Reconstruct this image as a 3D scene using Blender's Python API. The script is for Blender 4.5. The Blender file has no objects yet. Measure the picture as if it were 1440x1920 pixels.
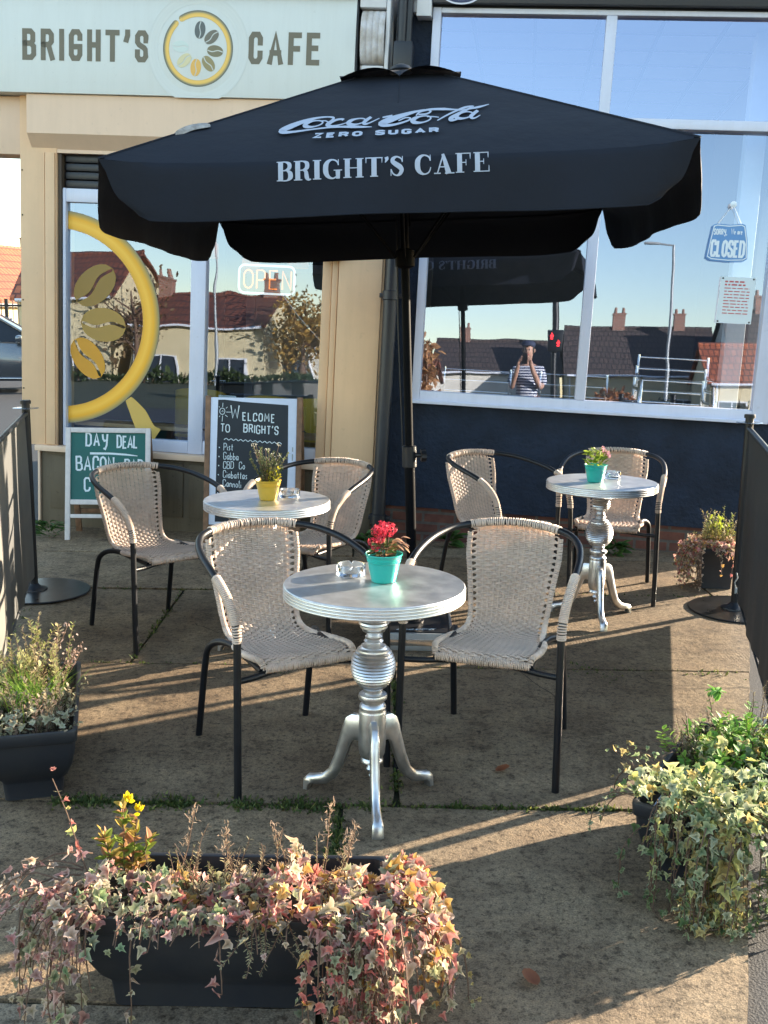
SKY_STRENGTH, SUN_STRENGTH, EXPOSURE = .13, 5, 2.38
import bpy, bmesh, math, random
from mathutils import Vector, Matrix
R = math.radians
scene = bpy.context.scene
COL = scene.collection
rng = random.Random(7)
V3 = Vector
# ---------------------------------------------------------------- frames
# world: ground plane z = 0. The shop front stands on a street that slopes sideways, so it has a frame of its own.
EU = Vector((0.99069233, -0.13171047, -0.03436641)); EV = Vector((0.1311946, 0.99121313, -0.01686715)); EZ = Vector((0.03628601, 0.01220147, 0.99926696))
FM = Matrix(((EU.x, EV.x, EZ.x, 0), (EU.y, EV.y, EZ.y, 0), (EU.z, EV.z, EZ.z, 0), (0, 0, 0, 1)))
def F(u, v, w): return FM @ Vector((u, v, w))
def lerp(a, b, t): return a + (b - a) * t
# ---------------------------------------------------------------- mesh builder
class MB:
    def __init__(s): s.v = []; s.f = []; s.mi = []; s.c = []
    def add(s, vs, fs, M=None, mi=0, col=(1, 1, 1)):
        o = len(s.v)
        for p in vs:
            p = Vector(p)
            s.v.append(M @ p if M is not None else p)
        if isinstance(col, list): s.c.extend(col)
        else: s.c.extend([col] * len(vs))
        for f in fs: s.f.append([o + i for i in f]); s.mi.append(mi)
        return s
    def box(s, c, size, bev=0.0, M=None, mi=0, rot=None, col=(1, 1, 1)):
        x, y, z = size[0] / 2, size[1] / 2, size[2] / 2
        T = Matrix.Translation(c)
        if rot is not None: T = T @ rot
        if M is not None: T = M @ T
        b = min(bev, x * .98, y * .98, z * .98)
        if b <= 0:
            vs = [(sx * x, sy * y, sz * z) for sx in (-1, 1) for sy in (-1, 1) for sz in (-1, 1)]
            fs = [(0, 1, 3, 2), (4, 6, 7, 5), (0, 4, 5, 1), (2, 3, 7, 6), (0, 2, 6, 4), (1, 5, 7, 3)]
            return s.add(vs, fs, T, mi, col)
        bm = bmesh.new(); bmesh.ops.create_cube(bm, size=1)
        for v in bm.verts: v.co = Vector((v.co.x * 2 * x, v.co.y * 2 * y, v.co.z * 2 * z))
        bmesh.ops.bevel(bm, geom=list(bm.edges), offset=b, segments=2, affect='EDGES', profile=.6)
        bm.verts.index_update()
        vs = [v.co.copy() for v in bm.verts]; fs = [[v.index for v in f.verts] for f in bm.faces]
        bm.free()
        return s.add(vs, fs, T, mi, col)
    def b2(s, a, b, bev=0.0, mi=0, col=(1, 1, 1)):      # box from two corners
        a = Vector(a); b = Vector(b)
        return s.box((a + b) / 2, [abs(b[i] - a[i]) for i in range(3)], bev, None, mi, None, col)
    def tube(s, pts, r, seg=8, cap=True, closed=False, mi=0, flat=1.0, col=(1, 1, 1), up=None):
        pts = [Vector(p) for p in pts]; n = len(pts)
        rs = r if isinstance(r, (list, tuple)) else [r] * n
        vs = []; fs = []; prev = None
        for i, p in enumerate(pts):
            if closed: t = pts[(i + 1) % n] - pts[i - 1]
            else: t = pts[min(i + 1, n - 1)] - pts[max(i - 1, 0)]
            if t.length < 1e-9: t = Vector((0, 0, 1))
            t.normalize()
            if up is not None: a = Vector(up)
            elif prev is None: a = Vector((0, 0, 1)) if abs(t.z) < .9 else Vector((1, 0, 0))
            else: a = prev
            a = a - t * a.dot(t)
            if a.length < 1e-6: a = t.orthogonal()
            a.normalize(); b = t.cross(a); prev = a
            for k in range(seg):
                an = 2 * math.pi * k / seg
                vs.append(p + a * (math.cos(an) * rs[i] * flat) + b * (math.sin(an) * rs[i]))
        m = n if closed else n - 1
        for i in range(m):
            for k in range(seg):
                i2 = (i + 1) % n
                fs.append((i * seg + k, i * seg + (k + 1) % seg, i2 * seg + (k + 1) % seg, i2 * seg + k))
        if cap and not closed:
            fs.append(tuple(range(seg - 1, -1, -1))); fs.append(tuple((n - 1) * seg + k for k in range(seg)))
        return s.add(vs, fs, None, mi, col)
    def lathe(s, prof, c=(0, 0, 0), seg=40, mi=0, M=None, col=(1, 1, 1)):
        vs = []; fs = []; n = len(prof)
        for (r, z) in prof:
            for k in range(seg):
                a = 2 * math.pi * k / seg
                vs.append((c[0] + r * math.cos(a), c[1] + r * math.sin(a), c[2] + z))
        for i in range(n - 1):
            for k in range(seg):
                fs.append((i * seg + k, i * seg + (k + 1) % seg, (i + 1) * seg + (k + 1) % seg, (i + 1) * seg + k))
        if prof[0][0] > 1e-6: fs.append(tuple(range(seg - 1, -1, -1)))
        if prof[-1][0] > 1e-6: fs.append(tuple((n - 1) * seg + k for k in range(seg)))
        return s.add(vs, fs, M, mi, col)
    def prism(s, poly, d0, d1, M=None, mi=0, col=(1, 1, 1)):   # 2-D polygon in local xz, extruded along y from d0 to d1
        n = len(poly)
        vs = [(p[0], d0, p[1]) for p in poly] + [(p[0], d1, p[1]) for p in poly]
        fs = [tuple(range(n)), tuple(range(2 * n - 1, n - 1, -1))] + [(i, i + n, (i + 1) % n + n, (i + 1) % n) for i in range(n)]
        return s.add(vs, fs, M, mi, col)
    def build(s, name, mat, parent=None, smooth=None, cols=False, M=None):
        me = bpy.data.meshes.new(name)
        vs = [M @ v for v in s.v] if M is not None else s.v
        me.from_pydata([tuple(v) for v in vs], [], s.f); me.update()
        mats = mat if isinstance(mat, (list, tuple)) else [mat]
        for m in mats: me.materials.append(m)
        if len(mats) > 1: me.polygons.foreach_set('material_index', s.mi)
        if cols:
            at = me.color_attributes.new('Col', 'FLOAT_COLOR', 'POINT')
            flat = []
            for c in s.c: flat.extend((c[0], c[1], c[2], 1.0))
            at.data.foreach_set('color', flat)
        if smooth is not None:
            me.polygons.foreach_set('use_smooth', [True] * len(me.polygons))
            if smooth < 179: me.set_sharp_from_angle(angle=R(smooth))
        o = bpy.data.objects.new(name, me); COL.objects.link(o)
        if parent is not None: o.parent = parent
        return o
def tag(o, label=None, cat=None, group=None, kind=None):
    if label: o['label'] = label
    if cat: o['category'] = cat
    if group: o['group'] = group
    if kind: o['kind'] = kind
    return o
def thing(name, label, cat, loc=(0, 0, 0), rotz=0.0, group=None, M=None):
    o = bpy.data.objects.new(name, None); COL.objects.link(o); o.empty_display_size = .1
    o.matrix_world = M if M is not None else Matrix.Translation(loc) @ Matrix.Rotation(rotz, 4, 'Z')
    return tag(o, label, cat, group)
def copy_tree(o, parent=None):
    c = o.copy(); COL.objects.link(c)
    if parent is not None: c.parent = parent
    for ch in list(o.children): copy_tree(ch, c)
    return c
def place(o, loc, rotz=0): o.matrix_world = Matrix.Translation(loc) @ Matrix.Rotation(rotz, 4, 'Z')
# ---------------------------------------------------------------- materials
def nt(m): m.use_nodes = True; return m.node_tree.nodes, m.node_tree.links
def pm(name, col, rough=.6, metal=0.0, var=0.0, vscale=8.0, bump=0.0, bscale=60.0, detail=6.0, spec=.5, col2=None, coat=0.0, dist=.004, trans=0.0, attr=False, grime=0.0):
    m = bpy.data.materials.new(name); N, L = nt(m); p = N['Principled BSDF']
    p.inputs['Base Color'].default_value = (*col, 1); p.inputs['Roughness'].default_value = rough; p.inputs['Metallic'].default_value = metal
    p.inputs['Specular IOR Level'].default_value = spec; p.inputs['Coat Weight'].default_value = coat
    tc = N.new('ShaderNodeTexCoord')
    src = None
    if attr:
        a = N.new('ShaderNodeAttribute'); a.attribute_name = 'Col'; src = a.outputs['Color']
    if var > 0 or col2:
        nz = N.new('ShaderNodeTexNoise'); nz.inputs['Scale'].default_value = vscale; nz.inputs['Detail'].default_value = detail; nz.inputs['Roughness'].default_value = .62
        L.new(tc.outputs['Object'], nz.inputs['Vector'])
        rp = N.new('ShaderNodeValToRGB'); rp.color_ramp.elements[0].position = .3; rp.color_ramp.elements[1].position = .7
        c2 = col2 or tuple(max(0, x * (1 - var)) for x in col); c1 = col if col2 else tuple(min(1, x * (1 + var)) for x in col)
        if attr: c1 = (1 + var,) * 3; c2 = (1 - var,) * 3
        rp.color_ramp.elements[0].color = (*c2, 1); rp.color_ramp.elements[1].color = (*c1, 1)
        L.new(nz.outputs['Fac'], rp.inputs['Fac'])
        if attr:
            mx = N.new('ShaderNodeMix'); mx.data_type = 'RGBA'; mx.blend_type = 'MULTIPLY'; mx.inputs['Factor'].default_value = 1
            L.new(src, mx.inputs['A']); L.new(rp.outputs['Color'], mx.inputs['B']); src = mx.outputs['Result']
        else: src = rp.outputs['Color']
        rr = N.new('ShaderNodeMapRange'); rr.inputs['To Min'].default_value = max(.02, rough - .1); rr.inputs['To Max'].default_value = min(1, rough + .1)
        L.new(nz.outputs['Fac'], rr.inputs['Value']); L.new(rr.outputs['Result'], p.inputs['Roughness'])
    if grime > 0:                                     # rain streaks and dirt that belong to the surface
        mp = N.new('ShaderNodeMapping'); mp.inputs['Scale'].default_value = (7, 7, .55); L.new(tc.outputs['Object'], mp.inputs['Vector'])
        g1 = N.new('ShaderNodeTexNoise'); g1.inputs['Scale'].default_value = 2.2; g1.inputs['Detail'].default_value = 7; g1.inputs['Roughness'].default_value = .7; L.new(mp.outputs['Vector'], g1.inputs['Vector'])
        g2 = N.new('ShaderNodeTexNoise'); g2.inputs['Scale'].default_value = 30; g2.inputs['Detail'].default_value = 3; L.new(tc.outputs['Object'], g2.inputs['Vector'])
        r1 = N.new('ShaderNodeValToRGB'); r1.color_ramp.elements[0].position = .34; r1.color_ramp.elements[0].color = (1 - grime, 1 - grime * 1.08, 1 - grime * 1.2, 1); r1.color_ramp.elements[1].position = .56; r1.color_ramp.elements[1].color = (1, 1, 1, 1); L.new(g1.outputs['Fac'], r1.inputs['Fac'])
        r2 = N.new('ShaderNodeValToRGB'); r2.color_ramp.elements[0].position = .27; r2.color_ramp.elements[0].color = (1 - grime * 1.5,) * 3 + (1,); r2.color_ramp.elements[1].position = .34; r2.color_ramp.elements[1].color = (1, 1, 1, 1); L.new(g2.outputs['Fac'], r2.inputs['Fac'])
        for rr_ in (r1, r2):
            mx2 = N.new('ShaderNodeMix'); mx2.data_type = 'RGBA'; mx2.blend_type = 'MULTIPLY'; mx2.inputs['Factor'].default_value = 1
            if src: L.new(src, mx2.inputs['A'])
            else: mx2.inputs['A'].default_value = (*col, 1)
            L.new(rr_.outputs['Color'], mx2.inputs['B']); src = mx2.outputs['Result']
    if src: L.new(src, p.inputs['Base Color'])
    if bump > 0:
        nb = N.new('ShaderNodeTexNoise'); nb.inputs['Scale'].default_value = bscale; nb.inputs['Detail'].default_value = 5
        L.new(tc.outputs['Object'], nb.inputs['Vector'])
        b = N.new('ShaderNodeBump'); b.inputs['Strength'].default_value = bump; b.inputs['Distance'].default_value = dist
        L.new(nb.outputs['Fac'], b.inputs['Height']); L.new(b.outputs['Normal'], p.inputs['Normal'])
    if trans > 0:
        tr = N.new('ShaderNodeBsdfTranslucent'); ms = N.new('ShaderNodeMixShader'); ms.inputs['Fac'].default_value = trans
        if src: L.new(src, tr.inputs['Color'])
        else: tr.inputs['Color'].default_value = (*col, 1)
        L.new(p.outputs['BSDF'], ms.inputs[1]); L.new(tr.outputs['BSDF'], ms.inputs[2]); L.new(ms.outputs['Shader'], N['Material Output'].inputs['Surface'])
    return m
def glass_mat(name, fac, tint=(1, 1, 1), gl=(1, 1, 1), wob=0.0):
    m = bpy.data.materials.new(name); N, L = nt(m); N.remove(N['Principled BSDF'])
    t = N.new('ShaderNodeBsdfTransparent'); t.inputs['Color'].default_value = (*tint, 1)
    g = N.new('ShaderNodeBsdfGlossy'); g.inputs['Roughness'].default_value = 0.008; g.inputs['Color'].default_value = (*gl, 1)
    x = N.new('ShaderNodeMixShader'); x.inputs['Fac'].default_value = fac
    L.new(t.outputs[0], x.inputs[1]); L.new(g.outputs[0], x.inputs[2]); L.new(x.outputs[0], N['Material Output'].inputs['Surface'])
    if wob:
        tc = N.new('ShaderNodeTexCoord'); nz = N.new('ShaderNodeTexNoise'); nz.inputs['Scale'].default_value = 3.0; nz.inputs['Detail'].default_value = 1
        L.new(tc.outputs['Object'], nz.inputs['Vector'])
        b = N.new('ShaderNodeBump'); b.inputs['Strength'].default_value = wob; b.inputs['Distance'].default_value = .01
        L.new(nz.outputs['Fac'], b.inputs['Height']); L.new(b.outputs['Normal'], g.inputs['Normal'])
    return m
def emit_mat(name, col, st):
    m = bpy.data.materials.new(name); N, L = nt(m); N.remove(N['Principled BSDF'])
    e = N.new('ShaderNodeEmission'); e.inputs['Color'].default_value = (*col, 1); e.inputs['Strength'].default_value = st
    L.new(e.outputs[0], N['Material Output'].inputs['Surface']); return m
def clear_glass(name, col=(1, 1, 1), rough=.02):
    m = pm(name, col, rough); m.node_tree.nodes['Principled BSDF'].inputs['Transmission Weight'].default_value = 1.0; m.node_tree.nodes['Principled BSDF'].inputs['IOR'].default_value = 1.45
    return m
def brick_mat(name, c1, c2, mortar, scale, rw=.5, rh=.25, bump=.6, axes='XZ', msize=.02, rough=.85, dist=.01):
    m = bpy.data.materials.new(name); N, L = nt(m); p = N['Principled BSDF']; p.inputs['Roughness'].default_value = rough
    tc = N.new('ShaderNodeTexCoord'); sp = N.new('ShaderNodeSeparateXYZ'); cb = N.new('ShaderNodeCombineXYZ')
    L.new(tc.outputs['Object'], sp.inputs[0]); L.new(sp.outputs[axes[0]], cb.inputs['X']); L.new(sp.outputs[axes[1]], cb.inputs['Y'])
    b = N.new('ShaderNodeTexBrick'); b.inputs['Color1'].default_value = (*c1, 1); b.inputs['Color2'].default_value = (*c2, 1); b.inputs['Mortar'].default_value = (*mortar, 1)
    b.inputs['Scale'].default_value = scale; b.inputs['Brick Width'].default_value = rw; b.inputs['Row Height'].default_value = rh; b.inputs['Mortar Size'].default_value = msize
    L.new(cb.outputs[0], b.inputs['Vector'])
    nz = N.new('ShaderNodeTexNoise'); nz.inputs['Scale'].default_value = 20; nz.inputs['Detail'].default_value = 5; L.new(tc.outputs['Object'], nz.inputs['Vector'])
    mx = N.new('ShaderNodeMix'); mx.data_type = 'RGBA'; mx.blend_type = 'OVERLAY'; mx.inputs['Factor'].default_value = .55
    L.new(b.outputs['Color'], mx.inputs['A']); L.new(nz.outputs['Fac'], mx.inputs['B']); L.new(mx.outputs['Result'], p.inputs['Base Color'])
    bp = N.new('ShaderNodeBump'); bp.inputs['Strength'].default_value = bump; bp.inputs['Distance'].default_value = dist; bp.invert = True
    L.new(b.outputs['Fac'], bp.inputs['Height']); L.new(bp.outputs['Normal'], p.inputs['Normal'])
    return m
def chk(c): return tuple((x / 255 / 12.92 if x / 255 <= .04045 else ((x / 255 + .055) / 1.055) ** 2.4) for x in c)   # sRGB 0-255 -> linear
# ---------------------------------------------------------------- lettering
GL = {
 'A': (.6, [[(0, 0), (.3, 1), (.6, 0)], [(.11, .33), (.49, .33)]]),
 'B': (.55, [[(0, 0), (0, 1), (.36, 1), (.5, .9), (.5, .64), (.38, .54), (0, .54)], [(.38, .54), (.55, .42), (.55, .12), (.4, 0), (0, 0)]]),
 'C': (.52, [[(.52, .7), (.52, .86), (.4, 1), (.12, 1), (0, .86), (0, .14), (.12, 0), (.4, 0), (.52, .14), (.52, .3)]]),
 'D': (.55, [[(0, 0), (0, 1), (.34, 1), (.55, .82), (.55, .18), (.34, 0), (0, 0)]]),
 'E': (.46, [[(.46, 1), (0, 1), (0, 0), (.46, 0)], [(0, .53), (.38, .53)]]),
 'F': (.46, [[(.46, 1), (0, 1), (0, 0)], [(0, .5), (.38, .5)]]),
 'G': (.52, [[(.52, .77), (.52, .88), (.4, 1), (.12, 1), (0, .86), (0, .14), (.12, 0), (.4, 0), (.52, .14), (.52, .44), (.30, .44)]]),
 'H': (.52, [[(0, 0), (0, 1)], [(.52, 0), (.52, 1)], [(0, .52), (.52, .52)]]),
 'I': (.0, [[(0, 0), (0, 1)]]),
 'L': (.44, [[(0, 1), (0, 0), (.44, 0)]]),
 'M': (.7, [[(0, 0), (.06, 1), (.35, .35), (.64, 1), (.7, 0)]]),
 'N': (.52, [[(0, 0), (0, 1), (.52, 0), (.52, 1)]]),
 'O': (.54, [[(.27, 1), (.1, .94), (0, .75), (0, .25), (.1, .06), (.27, 0), (.44, .06), (.54, .25), (.54, .75), (.44, .94), (.27, 1)]]),
 'P': (.5, [[(0, 0), (0, 1), (.36, 1), (.5, .88), (.5, .58), (.36, .46), (0, .46)]]),
 'R': (.54, [[(0, 0), (0, 1), (.36, 1), (.5, .88), (.5, .62), (.36, .5), (0, .5)], [(.32, .5), (.54, 0)]]),
 'S': (.5, [[(.5, .72), (.5, .88), (.38, 1), (.12, 1), (0, .88), (0, .66), (.1, .56), (.4, .44), (.5, .34), (.5, .12), (.38, 0), (.12, 0), (0, .12), (0, .28)]]),
 'T': (.54, [[(0, 1), (.54, 1)], [(.27, 1), (.27, 0)]]),
 'U': (.52, [[(0, 1), (0, .16), (.12, 0), (.4, 0), (.52, .16), (.52, 1)]]),
 'W': (.8, [[(0, 1), (.18, 0), (.4, .7), (.62, 0), (.8, 1)]]),
 'Y': (.56, [[(0, 1), (.06, .6), (.22, .45), (.46, .5)], [(.56, 1), (.5, .1), (.36, -.22), (.12, -.12)]]),
 'Z': (.52, [[(0, 1), (.52, 1), (0, 0), (.52, 0)]]),
 "'": (.06, [[(.05, 1.02), (.05, .9), (-.02, .74)]]), ',': (.06, [[(.05, .1), (0, -.12)]]), ' ': (.25, []), '.': (.05, [[(0, .0), (.03, .04)]]),
 'a': (.4, [[(.38, .5), (.15, .56), (0, .35), (.05, .05), (.2, 0), (.38, .3)], [(.38, .55), (.38, .1), (.45, 0)]]),
 'b': (.4, [[(0, 1), (0, 0), (.22, 0), (.4, .18), (.36, .45), (.18, .52), (0, .35)]]),
 'c': (.36, [[(.36, .45), (.2, .55), (0, .38), (.02, .1), (.2, 0), (.36, .1)]]),
 'e': (.38, [[(0, .28), (.38, .3), (.3, .52), (.12, .54), (0, .3), (.06, .05), (.25, 0), (.38, .1)]]),
 'h': (.4, [[(0, 1), (0, 0)], [(0, .35), (.18, .54), (.34, .45), (.36, 0)]]),
 'i': (.06, [[(.03, .5), (.03, .0)], [(.03, .7), (.04, .74)]]),
 'l': (.16, [[(0, .3), (.14, .85), (.1, 1), (.03, .9), (.03, .15), (.1, 0), (.18, .06)]]),
 'n': (.4, [[(0, .52), (0, 0)], [(0, .35), (.18, .54), (.34, .45), (.36, 0)]]),
 'o': (.4, [[(.2, .54), (.04, .42), (.0, .2), (.12, 0), (.3, .03), (.4, .25), (.34, .46), (.2, .54)]]),
 'r': (.26, [[(0, .52), (0, 0)], [(0, .34), (.14, .52), (.28, .5)]]),
 's': (.32, [[(.32, .48), (.14, .55), (.04, .42), (.26, .22), (.24, .04), (.1, 0), (0, .06)]]),
 't': (.3, [[(.14, .85), (.14, .1), (.24, 0)], [(0, .55), (.3, .56)]]),
}
LAY = [0]
def ribbon(mb, pts, w, fmap, closed=False, mi=0, sub=0, step=.00012):
    """flat ribbon along 2-D pts (w scalar or list); fmap(x, y, h) gives the 3-D point, h = lift off the surface"""
    pts = [Vector((p[0], p[1])) for p in pts]; n = len(pts)
    ws = list(w) if isinstance(w, (list, tuple)) else [w] * n
    if sub:
        P = []; W = []
        for i in range(n - 1):
            p0 = pts[max(i - 1, 0)]; p1 = pts[i]; p2 = pts[i + 1]; p3 = pts[min(i + 2, n - 1)]
            for k in range(sub):
                t = k / sub
                P.append(.5 * ((2 * p1) + (p2 - p0) * t + (2 * p0 - 5 * p1 + 4 * p2 - p3) * t * t + (3 * p1 - p0 - 3 * p2 + p3) * t ** 3))
                W.append(lerp(ws[i], ws[i + 1], t))
        P.append(pts[-1]); W.append(ws[-1]); pts, ws, n = P, W, len(P)
    LAY[0] = (LAY[0] + 1) % 7
    h = step * (LAY[0] + 1)
    L = []; Rr = []
    for i in range(n):
        a = pts[i - 1] if i > 0 else None; b = pts[i]; c = pts[i + 1] if i < n - 1 else None
        if closed and i == 0: a = pts[-2]
        if closed and i == n - 1: c = pts[1]
        d1 = (b - a).normalized() if a is not None and (b - a).length > 1e-9 else None
        d2 = (c - b).normalized() if c is not None and (c - b).length > 1e-9 else None
        if d1 is None: d1 = d2
        if d2 is None: d2 = d1
        n1 = Vector((-d1.y, d1.x)); n2 = Vector((-d2.y, d2.x)); m = n1 + n2
        if m.length < 1e-4: m = n1
        m.normalize(); k = min(1.5, 1 / max(.3, m.dot(n1)))
        L.append(b + m * (ws[i] / 2 * k)); Rr.append(b - m * (ws[i] / 2 * k))
    vs = [fmap(p.x, p.y, h) for p in L] + [fmap(p.x, p.y, h) for p in Rr]
    fs = [(i, i + n, i + n + 1, i + 1) for i in range(n - 1)]
    mb.add(vs, fs, None, mi)
def textw(s, hgt, wsc, gap): return sum(GL[ch][0] * hgt * wsc + gap for ch in s) - gap
def text(mb, s, x0, y0, hgt, wsc, sw, gap, fmap, jit=0.0, rg=None, slope=0.0, sub=0, mi=0, ext=0.0):
    x = x0
    for ch in s:
        wd, strokes = GL[ch]
        jy = rg.uniform(-jit, jit) * hgt if rg else 0; jr = rg.uniform(-jit, jit) if rg else 0
        for st in strokes:
            pts = []
            for (a, b) in st:
                px = a * wsc * hgt; py = b * hgt
                if rg: px += rg.uniform(-jit, jit) * hgt * .35; py += rg.uniform(-jit, jit) * hgt * .35
                pts.append((x + px - jr * py * .5, y0 + py + jy + slope * (x - x0)))
            if ext and not (len(st) > 3 and st[0] == st[-1]):
                pv = [Vector(q) for q in pts]
                pts[0] = tuple(pv[0] + (pv[0] - pv[1]).normalized() * ext); pts[-1] = tuple(pv[-1] + (pv[-1] - pv[-2]).normalized() * ext)
            ribbon(mb, pts, sw, fmap, closed=(len(st) > 3 and st[0] == st[-1]), sub=sub, mi=mi)
        x += wd * hgt * wsc + gap
    return x
# high-contrast serif capitals: strokes with a width at every point
def hs(x0, x1, y): return [(x0, y, .05), (x1, y, .05)]
SER = {
 'B': (.66, [[(.17, 0, .21), (.17, 1, .21)], hs(0, .34, .975), hs(0, .34, .025), [(.2, .975, .05), (.38, .97, .06), (.54, .86, .17), (.54, .66, .17), (.38, .54, .06), (.2, .53, .04)], [(.36, .53, .04), (.46, .52, .08), (.58, .38, .2), (.58, .18, .2), (.44, .03, .06), (.2, .025, .05)]]),
 'R': (.74, [[(.17, 0, .21), (.17, 1, .21)], hs(0, .34, .975), hs(0, .36, .025), [(.2, .975, .05), (.4, .97, .06), (.56, .86, .18), (.56, .63, .18), (.4, .52, .06), (.2, .51, .04)], [(.4, .51, .05), (.52, .42, .16), (.56, .14, .19), (.64, .03, .1), (.74, .05, .03)]]),
 'I': (.36, [[(.18, 0, .22), (.18, 1, .22)], hs(0, .36, .975), hs(0, .36, .025)]),
 'G': (.8, [[(.66, .7, .03), (.6, .88, .07), (.42, .98, .06), (.24, .9, .14), (.13, .68, .22), (.13, .32, .22), (.24, .1, .14), (.42, .02, .06), (.58, .1, .07)], [(.66, 1, .03), (.66, .68, .05)], [(.64, 0, .16), (.64, .42, .2)], hs(.46, .82, .43)]),
 'H': (.86, [[(.17, 0, .21), (.17, 1, .21)], [(.69, 0, .21), (.69, 1, .21)], hs(0, .34, .975), hs(.52, .86, .975), hs(0, .34, .025), hs(.52, .86, .025), [(.17, .5, .05), (.69, .5, .05)]]),
 'T': (.74, [[(.37, 0, .22), (.37, 1, .22)], hs(.2, .54, .025), [(0, .97, .06), (.74, .97, .06)], [(.03, 1, .05), (.03, .7, .02)], [(.71, 1, .05), (.71, .7, .02)]]),
 "'": (.16, [[(.08, .98, .16), (.1, .86, .15), (.03, .68, .02)]]),
 'S': (.6, [[(.52, .68, .03), (.48, .86, .06), (.3, .97, .07), (.14, .88, .16), (.12, .72, .18), (.26, .58, .21), (.42, .44, .22), (.49, .28, .18), (.42, .1, .14), (.28, .02, .06), (.12, .12, .06), (.05, .34, .03)], [(.53, 1, .03), (.53, .7, .04)], [(.04, 0, .03), (.04, .34, .04)]]),
 'C': (.74, [[(.66, .68, .03), (.6, .88, .07), (.42, .98, .06), (.24, .9, .14), (.13, .68, .22), (.13, .32, .22), (.24, .1, .14), (.42, .02, .06), (.6, .12, .06), (.68, .36, .03)], [(.66, 1, .03), (.66, .68, .05)]]),
 'A': (.84, [[(.38, 1, .12), (.62, 0, .24)], [(.4, .96, .06), (.14, .02, .05)], hs(0, .28, .025), hs(.46, .86, .025), [(.24, .34, .05), (.54, .34, .05)]]),
 'F': (.68, [[(.17, 0, .21), (.17, 1, .21)], hs(0, .36, .025), [(0, .975, .05), (.64, .975, .05)], [(.62, 1, .05), (.62, .68, .02)], [(.2, .51, .05), (.44, .51, .05)], [(.44, .66, .03), (.44, .36, .03)]]),
 'E': (.7, [[(.17, 0, .21), (.17, 1, .21)], [(0, .975, .05), (.64, .975, .05)], [(0, .025, .05), (.66, .025, .05)], [(.62, 1, .05), (.62, .7, .02)], [(.65, 0, .05), (.65, .32, .02)], [(.2, .52, .05), (.42, .52, .05)], [(.43, .66, .03), (.43, .38, .03)]]),
 ' ': (.3, []),
}
def serif(mb, s, x0, y0, hgt, wsc, gap, fmap, slope=0.0):
    x = x0
    for ch in s:
        wd, st = SER[ch]
        for k in st:
            pts = [(x + a * hgt * wsc, y0 + b * hgt + slope * (x - x0)) for a, b, w in k]
            ribbon(mb, pts, [w * hgt * (wsc if len(k) > 2 or k[0][0] == k[1][0] or ch == 'A' else 1) for a, b, w in k], fmap, sub=5)
        x += wd * hgt * wsc + gap
    return x
def serw(s, hgt, wsc, gap): return sum(SER[ch][0] * hgt * wsc + gap for ch in s) - gap
# flowing script of the drinks logo, traced in its own units (x 75..1305, y 60..250 downwards), width at every point
def ring(cx, cy, rx, ry, sl, wa, wb, n=14):
    o = []
    for k in range(n + 1):
        a = 2 * math.pi * k / n + .6
        y = math.sin(a) * ry; x = math.cos(a) * rx - y * sl
        o.append((cx + x, cy + y, lerp(wb, wa, max(0, -math.cos(a + .35)))))
    return o
SCRIPT = [
 [(352, 150, 6), (372, 132, 12), (374, 114, 12), (340, 106, 9), (280, 110, 13), (205, 134, 26), (135, 170, 36), (92, 200, 32), (112, 216, 20), (170, 214, 13), (260, 203, 9), (350, 194, 9), (430, 192, 12), (500, 196, 18), (560, 201, 12), (612, 204, 3)],
 ring(268, 158, 48, 25, .55, 24, 8), [(300, 136, 8), (330, 136, 7), (355, 150, 6), (372, 150, 6)],
 [(438, 136, 16), (425, 128, 12), (392, 134, 14), (358, 156, 24), (352, 174, 20), (380, 183, 13), (425, 174, 7), (470, 156, 6)],
 ring(520, 154, 46, 24, .6, 24, 8), [(600, 122, 16), (566, 158, 20), (568, 178, 15), (596, 170, 8), (650, 136, 5)],
 [(668, 131, 10), (726, 120, 14)],
 [(880, 120, 10), (928, 118, 11), (952, 98, 10), (930, 84, 9), (880, 90, 12), (800, 116, 26), (720, 150, 40), (668, 180, 34), (690, 197, 20), (750, 192, 13), (820, 166, 10), (832, 148, 9), (806, 142, 8), (775, 158, 8), (764, 166, 5)],
 [(866, 130, 6), (890, 98, 12), (950, 82, 14), (1030, 84, 17), (1090, 92, 10), (1120, 92, 4)],
 ring(900, 160, 50, 27, .55, 26, 8), [(930, 140, 8), (965, 142, 7), (1000, 150, 6)],
 [(990, 176, 6), (1060, 128, 10), (1150, 80, 14), (1200, 70, 10), (1196, 80, 10), (1120, 126, 18), (1072, 160, 22), (1070, 178, 18), (1098, 176, 9), (1124, 164, 6)],
 ring(1150, 142, 46, 27, .6, 24, 8), [(1232, 108, 16), (1190, 150, 20), (1192, 170, 14), (1212, 168, 8), (1242, 148, 4)],
 [(1120, 102, 4), (1180, 92, 10), (1240, 80, 14), (1304, 60, 3)],
]
def script(mb, fmap, x0, y0, sc, shear=0.0, wk=1.0):
    for st in SCRIPT:
        ribbon(mb, [(x0 + (a - 75) * sc, y0 + (230 - b + shear * (a - 75)) * sc) for a, b, w in st], [w * sc * wk for a, b, w in st], fmap, sub=4)
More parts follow.
